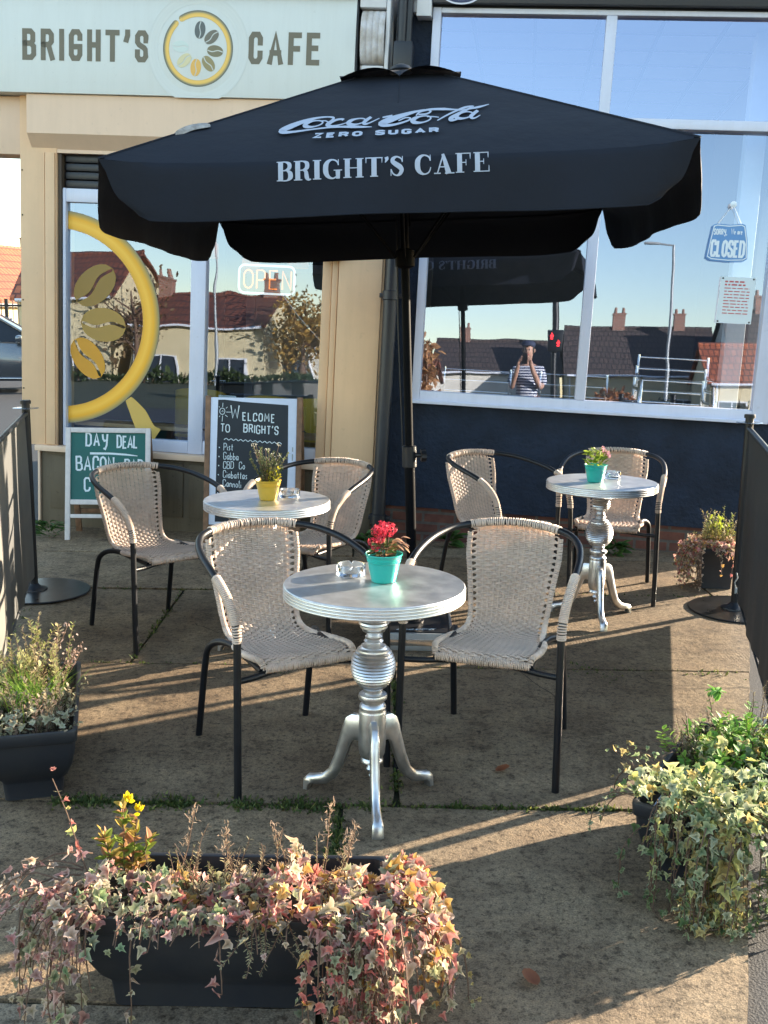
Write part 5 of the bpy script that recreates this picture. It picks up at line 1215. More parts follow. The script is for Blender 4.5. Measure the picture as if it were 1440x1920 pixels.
# the coordinates were measured on the plane v = 7.0; the face stands at 6.93
kf = 6.93 / 7.0
def fsg(u, w, h): return Vector((-.053 + (u + .053) * kf, 6.929 - h, 1.545 + (w - 1.545) * kf))
mb = MB()
wt = textw("BRIGHT'S", .166, .70, 0)
text(mb, "BRIGHT'S", -3.545, 3.229, .166, .70, .035, (.850 - wt) / 7.0, fsg, ext=.0175)
mb.build('lettering', M['sign_letter'], sg); mb = MB()
wt = textw('CAFE', .166, .70, 0)
text(mb, 'CAFE', -1.977, 3.233, .166, .70, .035, (.440 - wt) / 3.0, fsg, ext=.0175)
mb.build('lettering', M['sign_letter'], sg)
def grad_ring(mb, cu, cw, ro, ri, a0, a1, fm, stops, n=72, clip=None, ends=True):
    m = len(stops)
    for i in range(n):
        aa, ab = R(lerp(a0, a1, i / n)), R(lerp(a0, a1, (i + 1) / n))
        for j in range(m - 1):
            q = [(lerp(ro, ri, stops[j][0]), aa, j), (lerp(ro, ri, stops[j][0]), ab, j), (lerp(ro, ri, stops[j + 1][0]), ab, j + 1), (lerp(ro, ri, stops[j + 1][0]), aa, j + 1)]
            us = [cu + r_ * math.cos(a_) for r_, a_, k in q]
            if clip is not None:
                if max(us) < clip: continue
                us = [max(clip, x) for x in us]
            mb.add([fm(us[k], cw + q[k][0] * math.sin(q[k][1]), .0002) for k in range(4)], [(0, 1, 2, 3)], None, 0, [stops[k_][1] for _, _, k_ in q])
GOLD = [(0, chk((84, 92, 86))), (.22, chk((132, 130, 104))), (.5, chk((232, 190, 96))), (.8, chk((240, 200, 104))), (.93, chk((228, 184, 96))), (1, chk((206, 180, 120)))]
cu, cw = -2.338, 3.304
mb = MB()
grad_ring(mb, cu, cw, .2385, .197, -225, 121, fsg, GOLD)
for an in (121, 135):
    a = R(an); rm = .2178; p = (cu + rm * math.cos(a), cw + rm * math.sin(a)); s = 1 if an == 121 else -1
    for k in range(10):
        b0, b1 = R(an) + s * math.pi * k / 10, R(an) + s * math.pi * (k + 1) / 10
        c0 = GOLD[min(5, int(k / 2) + (k > 4))][1] ; rr = .0207
        mb.add([fsg(*p, .0003), fsg(p[0] + rr * math.cos(b0), p[1] + rr * math.sin(b0), .0003), fsg(p[0] + rr * math.cos(b1), p[1] + rr * math.sin(b1), .0003)], [(0, 1, 2)], None, 0, [GOLD[3][1], c0, c0])
mb.build('gold_ring', M['print'], sg, cols=True)
mb = MB(); fc = (.66, .70, .685)
for (rr, wd, g) in ((.334, .020, .93), (.312, .024, .965), (.288, .022, .985)):
    grad_ring(mb, cu, cw, rr + wd / 2, rr - wd / 2, 0, 360, lambda u, w, h: fsg(u, min(max(w, 2.995), 3.60), h), [(0, tuple(x * g for x in fc)), (.15, tuple(x * g for x in fc)), (1, fc)], 96)
mb.build('halo', M['print'], sg, cols=True)
def bean(mb, cu_, cw_, l, w_, ang, c, fm, slit, hh=.0006):
    a = R(ang); ax = Vector((math.cos(a), math.sin(a))); ay = Vector((-ax.y, ax.x)); n = 20
    def crv(t): return .10 * w_ * math.sin(t * math.pi)            # the crease is a slow S
    for s in (1, -1):
        pts = [(lerp(-1, 1, k / n), 0) for k in range(n + 1)]
        vs = []; 
        for k in range(n + 1):
            t = -1 + 2 * k / n; e = w_ / 2 * math.sqrt(max(0, 1 - t * t)); mid = crv(t) * (1 - t * t) + s * slit / 2
            o = s * e
            if s * (o - mid) < 0: mid = o
            for q in (mid, o):
                p = Vector((cu_, cw_)) + ax * (t * l / 2) + ay * q; vs.append(fm(p.x, p.y, hh))
        mb.add(vs, [(2 * k, 2 * k + 1, 2 * k + 3, 2 * k + 2) for k in range(n)], None, 0, c)
BC = [(92, 100, 100), (112, 110, 98), (124, 118, 92), (150, 138, 96), (228, 180, 92), (214, 206, 166), (204, 218, 214)]
for k in range(7):
    an = 84 - 45 * k; a = R(an); rr = .118
    mb = MB(); bean(mb, cu + rr * math.cos(a), cw + rr * math.sin(a), .112, .072, an, chk(BC[k]), fsg, .007); mb.build('bean', M['print'], sg, cols=True)
# --- vinyl on the cafe window
vd = fthing('window_decal', 'large yellow half ring with three coffee beans stuck on the cafe window', 'window sticker')
fg = lambda u, w, h: Vector((u, 7.0975 - h, w))
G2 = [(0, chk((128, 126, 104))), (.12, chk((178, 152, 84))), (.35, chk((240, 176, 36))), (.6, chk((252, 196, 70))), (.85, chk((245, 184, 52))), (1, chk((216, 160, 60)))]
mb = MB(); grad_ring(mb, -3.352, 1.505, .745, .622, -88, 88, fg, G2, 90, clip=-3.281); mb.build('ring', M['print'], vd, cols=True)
for (bu, bw, l, w_, an, c) in ((-3.085, 1.745, .36, .235, 42, (146, 116, 50)), (-3.02, 1.475, .335, .235, -4, (164, 132, 62)), (-3.135, 1.235, .325, .21, -52, (206, 148, 36))):
    mb = MB(); bean(mb, bu, bw, l, w_, an, chk(c), fg, .020); mb.build('bean', M['print'], vd, cols=True)
mb = MB(); ribbon(mb, [(-2.83, .965), (-2.755, .86), (-2.69, .74), (-2.63, .694)], [.05, .12, .14, .16], fg, sub=5)
mb.c = [chk((206, 172, 88))] * len(mb.v); mb.build('ring_tail', M['print'], vd, cols=True)
# --- neon sign, lamps and bits inside the cafe window
def dsc(u, w, v0, v1): k = v1 / v0; return (-.053 + (u + .053) * k, 1.545 + (w - 1.545) * k)
ns = fthing('neon_sign', 'lit neon sign reading open in orange inside the cafe window', 'neon sign')
def fne(u, w): a = dsc(u, w, 7.05, 7.22); return Vector((a[0], 7.22, a[1]))
def rrect(u0, u1, w0, w1, r_, n=5):
    o = []
    for (cx, cz, a0) in ((u1 - r_, w1 - r_, 0), (u0 + r_, w1 - r_, 90), (u0 + r_, w0 + r_, 180), (u1 - r_, w0 + r_, 270)):
        for k in range(n + 1): a = R(a0 + 90 * k / n); o.append((cx + r_ * math.cos(a), cz + r_ * math.sin(a)))
    return o
M['neon_white'] = emit_mat('neon_white', (.80, .95, 1), .20); M['neon_orange'] = emit_mat('neon_orange', (1, .25, .03), .30)
mb = MB(); mb.tube([fne(*p) for p in rrect(-2.03, -1.642, 1.745, 1.932, .04)], .0075, 8, closed=True); mb.build('border_tube', M['neon_white'], ns, smooth=60)
x = -1.995
for chh, wd in (('O', .36), ('P', .34), ('E', .30), ('N', .36)):
    mb = MB()
    for st in GL[chh][1]: mb.tube([fne(x + a * .115, 1.778 + b * .122) for a, b in st], .0055, 6)
    mb.build('letter_tube', M['neon_orange'], ns, smooth=60); x += .090
mb = MB(); mb.tube([fne(-1.72, 1.74), fne(-1.60, 1.60), fne(-1.45, 1.45)], .003, 5); mb.build('cable', M['white_paint'], ns)
M['shade_pink'] = pm('shade_pink', (.62, .42, .34), .5, trans=.5); M['bulb'] = emit_mat('bulb', (1, .62, .28), 2.5)
for i, (px, w0, v) in enumerate(((-1.62, 1.985, 8.3), (-1.95, 1.93, 9.4), (-2.24, 2.02, 9.4))):
    u, w = dsc(px, w0, 7.05, v); t = thing('pendant_lamp', ['pink glass pendant lamp with a lit bulb, up right of the open sign', 'pink glass pendant lamp straight above the open sign', 'pink glass pendant lamp behind the mullion of the cafe window'][i], 'pendant lamp', group='pendant lamps in the cafe', M=FM @ Matrix.Translation((u, v, w)))
    MB().lathe([(.03, .085), (.075, .06), (.085, -.07), (.08, -.07), (.07, .055), (.03, .08)], seg=28).build('lamp_shade', M['shade_pink'], t, smooth=50)
    MB().lathe([(0, -.03), (.022, -.01), (.022, .02), (.01, .05), (0, .05)], seg=14).build('bulb', M['bulb'], t, smooth=60)
    MB().tube([(0, 0, .08), (0, 0, max(.2, 2.715 - w))], .004, 6).build('cord', M['black_metal'], t)
t = fthing('wall_lamp', 'dark green bracket lamp under the parasol edge, above the cafe window trim', 'wall lamp')
B(M['green_board'], 'lamp_body', t, ((-1.47, 6.90, 1.985), (-1.31, 7.0, 2.06)), bev=.02)
B(M['navy_flat'], 'bracket', t, ((-1.42, 6.95, 2.05), (-1.36, 7.005, 2.16)))
t = fthing('menu_card', 'white menu card standing behind the cafe window, left of the menu board', 'menu card')
B(M['paper'], 'card', t, ((-2.22, 7.27, .80), (-2.09, 7.275, 1.02)), bev=0)
mb = MB()
for k in range(9): mb.b2((-2.205, 7.2685, .985 - k * .018), (-2.205 + (.11 if k % 3 else .07), 7.2695, .989 - k * .018))
mb.build('print_lines', M['navy_flat'], t)
B(M['wood_light'], 'card_foot', t, ((-2.23, 7.24, .775), (-2.08, 7.31, .80)))
M['yellow_plastic'] = pm('yellow_plastic', (.55, .36, .03), .4, var=.05)
sh = fthing('window_shelf', 'dark wooden shelf inside the cafe window under the menu card', 'shelf'); B(M['wood_light'], 'shelf_board', sh, ((-3.27, 7.18, .745), (-1.46, 7.42, .773)))
for i, (u, v) in enumerate(((-1.95, 7.95), (-1.55, 8.0), (-2.62, 8.3))):
    t = thing('cafe_chair', ['yellow plastic chair in the cafe, nearest behind the menu card', 'yellow plastic chair in the cafe, seen at the right end of the window', 'yellow plastic chair in the cafe, behind the yellow half ring'][i], 'chair', group='yellow chairs in the cafe', M=FM @ Matrix.Translation((u, v, .165)))
    mb = MB(); mb.box((0, 0, .45), (.42, .42, .03), .014); mb.build('seat', M['yellow_plastic'], t, smooth=40)
    mb = MB(); n = 12; vs = []; fs = []
    for k in range(n + 1):
        a = math.pi * k / n; xx = -.21 * math.cos(a); yy = -.2 - .0 + .06 * (1 - math.sin(a)) - .05
        for z in (.50, .80 + .04 * math.sin(a)): vs += [(xx, yy, z), (xx, yy + .014, z)]
    for k in range(n):
        o_ = k * 4
        fs += [(o_, o_ + 4, o_ + 6, o_ + 2), (o_ + 1, o_ + 3, o_ + 7, o_ + 5), (o_ + 2, o_ + 6, o_ + 7, o_ + 3), (o_, o_ + 1, o_ + 5, o_ + 4)]
    mb.add(vs, fs); mb.build('backrest', M['yellow_plastic'], t, smooth=50)
    for sx in (-1, 1):
        for sy in (-1, 1): MB().tube([(sx * .17, sy * .17, .44), (sx * .2, sy * .2, 0)], .014, 8).build('leg', M['wood_light'], t, smooth=60)
t = fthing('inner_door', 'white framed glass door at the back of the cafe', 'door')
B(M['upvc'], 'door_frame', t, ((-3.15, 11.38, .17), (-3.05, 11.44, 2.2)), ((-2.2, 11.38, .17), (-2.1, 11.44, 2.2)), ((-3.05, 11.385, 2.1), (-2.2, 11.44, 2.2)), ((-3.05, 11.385, .17), (-2.2, 11.44, .4)), ((-3.05, 11.385, 1.05), (-2.2, 11.44, 1.13)))
MB().add([(-3.05, 11.41, .4), (-2.2, 11.41, .4), (-2.2, 11.41, 2.1), (-3.05, 11.41, 2.1)], [(0, 1, 2, 3)]).build('pane', M['paper'], t)
# --- party wall: corbel and rainwater pipe
t = fthing('corbel', 'weathered white scrolled corbel with flaking paint beside the fascia sign', 'corbel')
pr = [(7.0, 3.60), (7.0, 3.585), (6.99, 3.565), (6.955, 3.55)] ; prof2 = []
for k in range(15): a = R(100 - 200 * k / 14); prof2.append((6.985 - .085 * math.cos(a), 3.385 + .165 * math.sin(a)))
def corbel(mb):
    n = 28; us = [lerp(-1.243, -1.088, i / n) for i in range(n + 1)]; vs = []; fs = []; m = len(prof2)
    for i, u in enumerate(us):
        fl = .010 * abs(math.sin(i / n * math.pi * 4))
        for (v, w) in prof2: vs.append((u, v - fl + .008, w))
    for i in range(n):
        for j in range(m - 1): fs.append((i * m + j, (i + 1) * m + j, (i + 1) * m + j + 1, i * m + j + 1))
    mb.add(vs, fs)
mb = MB(); corbel(mb); mb.build('scroll', M['flaky'], t, smooth=50)
B(M['white_paint'], 'block', t, ((-1.255, 6.93, 3.555), (-1.085, 7.25, 3.95)), bev=.008)
B(M['white_paint'], 'foot_block', t, ((-1.235, 6.96, 3.16), (-1.092, 7.25, 3.215)), bev=.008)
B(M['flaky'], 'backing', t, ((-1.25, 6.995, 2.99), (-1.07, 7.255, 3.553)), bev=.006)
B(M['white_paint'], 'cheek', t, ((-1.083, 6.93, 3.14), (-1.058, 7.25, 3.95)), bev=.006)
dp = fthing('downpipe', 'black rainwater downpipe running down between the two shop fronts', 'downpipe')
mb = MB(); mb.tube([(-.965, 6.96, 3.2), (-.965, 6.96, 1.72)], .043, 20); mb.tube([(-.965, 6.96, 1.80), (-.972, 6.96, .12)], .047, 20); mb.tube([(-.985, 6.97, 4.2), (-.985, 6.97, 3.36)], .03, 16); mb.tube([(-.945, 6.99, 4.2), (-.945, 6.99, 3.36)], .024, 16); mb.build('pipe', M['pipe'], dp, smooth=60)
mb = MB(); mb.box((-.965, 6.965, 3.25), (.125, .11, .22), .02); mb.build('hopper', M['pipe'], dp, smooth=40)
mb = MB(); mb.lathe([(.047, 0), (.054, .004), (.054, .06), (.047, .064)], c=(-.966, 6.96, 1.74), seg=24); mb.build('collar', M['pipe'], dp, smooth=40); mb = MB(); mb.lathe([(.05, 0), (.056, .004), (.056, .07), (.05, .074)], c=(-.972, 6.96, .22), seg=24); mb.build('collar', M['pipe'], dp, smooth=40)
for w in (1.77, .26): MB().box((-.969, 7.0, w), (.15, .05, .03), .004).build('clip', M['pipe'], dp, smooth=40)
# --- dark shop
ds = fthing('shop_building', 'dark navy rendered shop with large white framed windows and brick base', 'shop building')
UE = 1.66
B(M['navy_render'], 'rendered_wall', ds, ((-1.03, 7.10, .335), (UE, 7.3, 1.062)), ((-1.03, 7.10, 1.062), (-.802, 7.3, 3.6)), bev=0)
B(M['brick'], 'brick_base', ds, ((-1.03, 7.125, -.2), (UE, 7.3, .334)), bev=0)
B(M['navy_flat'], 'fascia', ds, ((-.80, 7.0, 3.612), (UE + .05, 7.3, 4.3)), ((-.80, 7.06, 3.585), (UE + .05, 7.2, 3.61)))
mb = MB()
fo = lambda u, w, h: Vector((u, 6.9992 - h, w))
for (rx, rz, c) in ((.115, .055, (.62, .64, .72)), (.100, .045, (.02, .03, .09)), (.06, .028, (.45, .5, .7))):
    vs = [fo(-.62 + rx * math.cos(k * .2618), 3.655 + rz * math.sin(k * .2618), .0006 * (4 - rx * 25)) for k in range(24)]; mb.add(vs, [tuple(range(24))], None, 0, c)
mb.build('oval_emblem', M['print'], ds, cols=True)
B(M['white_paint'], 'timber_end', ds, ((-.90, 7.0, 3.53), (-.805, 7.15, 4.3)), bev=.004)
B(M['flaky'], 'cracked_edge', ds, ((-.925, 7.03, 3.56), (-.902, 7.2, 4.3)), bev=.004)
FR = ((-.80, 7.055, 1.064), (-.745, 7.17, 3.60)), ((1.452, 7.055, 1.064), (1.56, 7.17, 3.60)), ((-.745, 7.058, 1.064), (1.452, 7.17, 1.15)), ((-.745, 7.058, 3.566), (1.452, 7.17, 3.599)), ((.300, 7.056, 1.15), (.368, 7.17, 3.566)), ((-.745, 7.060, 2.895), (.300, 7.165, 2.957)), ((.368, 7.060, 2.895), (1.452, 7.165, 2.957)), ((1.585, 7.06, 1.064), (UE, 7.17, 3.6))
sf = B(M['upvc'], 'window_frame', ds, *FR, bev=.007)
B(M['upvc'], 'sill', ds, ((-.815, 7.02, 1.064), (1.50, 7.10, 1.085)), bev=.004)
lean = -.031 / 1.745
for (a, b, z0, z1) in ((-.745, .300, 1.15, 2.895), (.368, 1.452, 1.15, 2.895), (-.745, .300, 2.957, 3.566), (.368, 1.452, 2.957, 3.566)):
    MB().add([(a, 7.095 - lean * (z - 1.15), z) if 0 else (x, 7.095 - lean * (z - 1.15) if z < 2.9 else 7.095 - lean * (z - 2.957), z) for x, z in ((a, z0), (b, z0), (b, z1), (a, z1))], [(0, 1, 2, 3)]).build('pane', M['glass_shop' if z0 < 2 else 'glass_upper'], sf)
B(M['inside'], 'inner_wall', ds, ((-1.03, 10.6, -.2), (UE, 10.75, 4.0)))
B(M['inside'], 'side_wall', ds, ((1.58, 7.18, -.2), (UE, 10.59, 1.0)), ((1.58, 7.18, 1.0), (UE, 7.27, 4.0)), ((1.58, 8.1, 1.0), (UE, 10.59, 4.0)), ((1.58, 7.27, 2.7), (UE, 8.1, 4.0)))
B(M['navy_flat'], 'side_window_frame', ds, ((1.60, 7.271, 1.001), (1.655, 8.099, 1.06)), ((1.60, 7.271, 2.64), (1.655, 8.099, 2.699)))
B(M['inside_floor'], 'shop_floor', ds, ((-1.02, 7.31, .2), (1.575, 10.59, .45)))
B(M['inside_ceiling'], 'shop_ceiling', ds, ((-1.02, 7.175, 3.64), (1.575, 10.59, 3.7)))
mb = MB()
for k in range(7): mb.b2((-1.0 + k * .42, 7.18, 3.628), (-.975 + k * .42, 10.58, 3.6395))
for k in range(9): mb.b2((-1.0, 7.25 + k * .42, 3.624), (1.57, 7.275 + k * .42, 3.6275))
mb.build('ceiling_grid', M['navy_flat'], ds)
B(M['navy_flat'], 'flat_roof', ds, ((-1.03, 7.31, 3.72), (UE, 10.75, 3.9)))
# things behind the dark shop's glass
cs = fthing('closed_sign', 'light blue hanging sign reading sorry we are closed on the shop window', 'hanging sign')
M['sign_blue'] = pm('sign_blue', (.13, .30, .58), .5); M['sign_white'] = pm('sign_white', (.80, .86, .9), .6)
def fcl(u, w, h=0): a = dsc(u, w, 7.1, 7.078); return Vector((a[0], 7.078 - h, a[1]))
po = [(1.062, 2.115), (1.09, 2.100), (1.20, 2.094), (1.30, 2.10), (1.322, 2.115), (1.312, 2.23), (1.29, 2.325), (1.27, 2.335), (1.19, 2.325), (1.11, 2.33), (1.088, 2.322), (1.075, 2.23)]
mb = MB(); n = len(po); mb.add([fcl(*p, .004) for p in po] + [fcl(*p, -.004) for p in po], [tuple(range(n)), tuple(range(2 * n - 1, n - 1, -1))] + [(i, i + n, (i + 1) % n + n, (i + 1) % n) for i in range(n)]); bd = mb.build('board', M['sign_blue'], cs)
mb = MB(); f = lambda u, w, h: fcl(u, w, .0046 + h)
ribbon(mb, [(lerp(1.196, p[0], .94), lerp(2.213, p[1], .92)) for p in po + [po[0]]], .006, f, closed=True)
mb.build('border_line', M['sign_white'], bd)
for s_, x_, y_, h_, w_, k_, g_ in (('CLOSED', 1.092, 2.128, .095, .46, .0155, .0142), ('SORRY,', 1.098, 2.262, .034, .52, .0055, .0062), ('We are', 1.205, 2.268, .034, .50, .0042, .0050)):
    mb = MB(); text(mb, s_, x_, y_, h_, w_, k_, g_, f); mb.build('lettering', M['sign_white'], bd)
mb = MB(); mb.tube([fcl(1.12, 2.33), fcl(1.20, 2.45), fcl(1.262, 2.333)], .0025, 5); mb.build('string', M['sign_white'], cs)
mb = MB(); mb.lathe([(0, 0), (.018, .004), (.02, .01), (.006, .016), (0, .017)], M=Matrix.Translation(fcl(1.20, 2.452, .002)) @ Matrix.Rotation(R(90), 4, 'X'), seg=20); mb.build('suction_hook', M['sign_white'], cs, smooth=50)
no = fthing('paper_notice', 'white paper notice with red lines fixed to the shop window below the blue sign', 'notice')
def fno(u, w, h=0): a = dsc(u, w, 7.1, 7.082); return Vector((a[0], 7.082 - h, a[1]))
MB().add([fno(1.165, 1.705), fno(1.39, 1.705), fno(1.392, 2.0), fno(1.172, 2.0)], [(0, 1, 2, 3)]).build('sheet', M['paper'], no)
mb = MB(); r = random.Random(3); M['red_ink'] = pm('red_ink', (.55, .12, .12), .7)
for k in range(11):
    w = 1.965 - k * .020; x = 1.20; e = 1.36 if k > 1 else 1.33
    while x < e: l = r.uniform(.012, .04); mb.b2(fno(x, w, .0006), fno(min(x + l, e), w + (.010 if k < 2 else .006), .0012)); x += l + .008
mb.build('writing', M['red_ink'], no)
mb = MB()
for u, w in ((1.185, 1.99), (1.378, 1.99), (1.178, 1.715), (1.377, 1.715)): mb.lathe([(0, 0), (.006, .001), (0, .004)], M=Matrix.Translation(fno(u, w, .0005)) @ Matrix.Rotation(R(90), 4, 'X'), seg=12)
mb.build('pin', M['navy_flat'], no)
M['column_paint'] = pm('column_paint', (.55, .60, .62), .8, var=.05)
co = fthing('display_column', 'pale column inside the dark shop behind the closed sign and the notice', 'column'); B(M['column_paint'], 'shaft', co, ((1.32, 7.55, .45), (1.45, 7.70, 3.62)), bev=.01)
def metal_chair(): 
    t = thing('metal_chair', 'x', 'chair', group='chrome armed chairs inside the dark shop')
    for s in (-1, 1):
        P = [(s * .26, .2, 0), (s * .26, .2, .60), (s * .26, .18, .655), (s * .26, .13, .68), (s * .26, -.18, .68), (s * .255, -.22, .70), (s * .25, -.23, .84)]
        MB().tube([Vector(p) for p in P], .0125, 10).build('arm_tube', M['chrome'], t, smooth=60)
        MB().tube([(s * .25, -.23, .84), (s * .25, -.22, .44), (s * .25, -.26, 0)], .0125, 10).build('rear_leg', M['chrome'], t, smooth=60)
    MB().box((0, 0, .44), (.48, .42, .022), .01).build('seat', M['wood_light'], t, smooth=40)
    mb = MB()
    for z in (.66, .74, .82): mb.tube([(-.25, -.23, z), (0, -.255, z), (.25, -.23, z)], .009, 8)
    mb.build('backrest', M['chrome'], t, smooth=60)
    return t
mc = metal_chair()
MC = [(-.40, 7.75, 0, 'chrome armed chair inside the dark shop, leftmost behind the window'), (.33, 7.85, 0, 'chrome armed chair inside the dark shop, behind the window mullion'), (1.02, 7.72, 0, 'bottom chair of the chrome stack inside the dark shop'), (1.03, 7.73, .085, 'middle chair of the chrome stack inside the dark shop'), (1.04, 7.74, .17, 'top chair of the chrome stack inside the dark shop')]
for i, (u, v, dz, l) in enumerate(MC):
    o = mc if i == 0 else copy_tree(mc); o.matrix_world = FM @ Matrix.Translation((u, v, .455 + dz)) @ Matrix.Rotation(math.pi, 4, 'Z'); o['label'] = l
# ---------------------------------------------------------------- the street round about
M['cream'] = pm('cream', (.56, .47, .29), .85, var=.08, vscale=2)
M['pale_wall'] = pm('pale_wall', (.60, .56, .48), .85, var=.08, vscale=2)
M['tile'] = brick_mat('tile', (.42, .125, .055), (.30, .085, .045), (.13, .045, .03), 1.0, .24, .30, 1.0, 'XZ', .03, .8, .04)
M['tile_dark'] = brick_mat('tile_dark', (.085, .060, .052), (.06, .045, .042), (.03, .025, .024), 1.0, .24, .30, 1.0, 'XZ', .03, .8, .04)
M['tile_red'] = brick_mat('tile_red', (.20, .062, .035), (.15, .05, .03), (.07, .03, .025), 1.0, .24, .30, 1.0, 'XZ', .03, .8, .04)
M['chimney'] = brick_mat('chimney', (.28, .10, .06), (.20, .08, .05), (.25, .22, .19), 1.0, .225, .075, .5, 'XZ', .012)
M['house_glass'] = pm('house_glass', (.03, .04, .055), .08, var=.1)
M['wall_stone'] = brick_mat('wall_stone', (.40, .34, .24), (.32, .27, .19), (.22, .19, .15), 1.0, .4, .2, .6, 'XZ', .02)
def house(label, loc, rz, w, d, zb, eaves, ridge, wall, roof, chim=(0,), wins=(), door=None, group='houses along the street', ov=.25):
    t = thing('house', label, 'house', loc, rz, group)
    mb = MB(); h = d / 2
    vs = [(-w / 2, -h, zb), (w / 2, -h, zb), (w / 2, h, zb), (-w / 2, h, zb), (-w / 2, -h, eaves), (w / 2, -h, eaves), (w / 2, h, eaves), (-w / 2, h, eaves), (-w / 2, 0, ridge - .08), (w / 2, 0, ridge - .08)]
    mb.add(vs, [(0, 1, 5, 4), (1, 2, 6, 9, 5), (2, 3, 7, 6), (3, 0, 4, 8, 7)]); mb.build('wall', wall, t)
    mb = MB(); sl = (ridge - eaves) / h; e = h + ov; x0 = w / 2 + ov * .7
    for s in (-1, 1):
        a = [(-x0, s * e, eaves - sl * ov), (x0, s * e, eaves - sl * ov), (x0, 0, ridge), (-x0, 0, ridge)]
        mb.add(a + [(p[0], p[1], p[2] + .12) for p in a], [(0, 1, 2, 3), (7, 6, 5, 4), (0, 4, 5, 1), (1, 5, 6, 2), (3, 2, 6, 7), (0, 3, 7, 4)])
    mb.tube([(-x0, 0, ridge + .10), (x0, 0, ridge + .10)], .12, 8)
    rf = mb.build('roof', roof, t)
    for cx in chim:
        mb = MB(); mb.box((cx, 0, ridge + .35), (.62, .45, .9)); mb.box((cx, 0, ridge + .83), (.70, .52, .08))
        for dx in (-.2, .2): mb.lathe([(.09, 0), (.07, .28)], c=(cx + dx, 0, ridge + .87), seg=10)
        mb.build('chimney', M['chimney'], rf)
    for (x, z, ww, hh) in wins:
        mb = MB(); fr = .07
        for q in ((x - ww / 2, z, fr, hh), (x + ww / 2, z, fr, hh), (x, z, .05, hh)): mb.box((q[0], -h - .03, q[1] + hh / 2), (q[2], .08, q[3]))
        for zz in (z, z + hh): mb.box((x, -h - .032, zz), (ww + .1, .09, fr))
        f = mb.build('window', M['white_paint'], t)
        MB().add([(x - ww / 2, -h - .012, z), (x + ww / 2, -h - .012, z), (x + ww / 2, -h - .012, z + hh), (x - ww / 2, -h - .012, z + hh)], [(0, 1, 2, 3)]).build('pane', M['house_glass'], f)
    mb = MB(); mb.tube([(-w / 2, -h - ov - .04, eaves - sl * ov + .02), (w / 2, -h - ov - .04, eaves - sl * ov + .02)], .06, 8); mb.tube([(w / 2 - .15, -h - .06, eaves - .1), (w / 2 - .15, -h - .06, zb)], .04, 8); mb.build('gutter', M['white_paint'], t)
    if door is not None:
        d_ = MB(); d_.box((door, -h - .03, zb + 1.0), (.9, .06, 2.0)); d_.build('door', M['pipe'], t)
    return t
# seen past the left edge of the cafe
house('small cream house with a tiled roof facing the camera beyond the railings', (-9.45, 37.4, 0), R(6), 6.0, 4.6, -1.5, 2.0, 3.2, M['cream'], M['tile'], chim=(), wins=((-2, .2, 1.1, 1.2), (1.5, .2, 1.1, 1.2)))
house('farther cream house with a steep orange roof and brick chimney, left of the cafe', (-17.2, 44.5, 0), R(70), 7.5, 6.4, -1.5, 1.9, 4.1, M['cream'], M['tile'], chim=(-2.2,), wins=((-2.5, .1, 1.2, 1.2), (2, .1, 1.2, 1.2)))
house('distant white house with an orange roof and two chimney stacks, left of the cafe', (-19.5, 60, 0), R(10), 9, 6, -1.5, 2.2, 4.7, M['pale_wall'], M['tile'], chim=(-.8, 1.2))
def railing():
    t = thing('railing', 'black iron railing on a low stone wall behind the silver car', 'railing', (-12.5, 27.0, 0), R(4))
    mb = MB(); mb.box((0, 0, .30), (13, .3, .95)); mb.build('low_wall', M['wall_stone'], t)
    mb = MB()
    for z in (.95, 1.68): mb.box((0, 0, z), (13, .04, .05))
    mb.build('rail', M['black_metal'], t)
    mb = MB()
    for k in range(88): mb.tube([(-6.4 + k * .147, 0, .8), (-6.4 + k * .147, 0, 1.82)], .012, 5)
    mb.build('bars', M['black_metal'], t)
    for k in range(8): MB().box((-6.4 + k * 1.82, 0, 1.3), (.08, .08, 1.1)).build('rail_post', M['black_metal'], t)
railing()
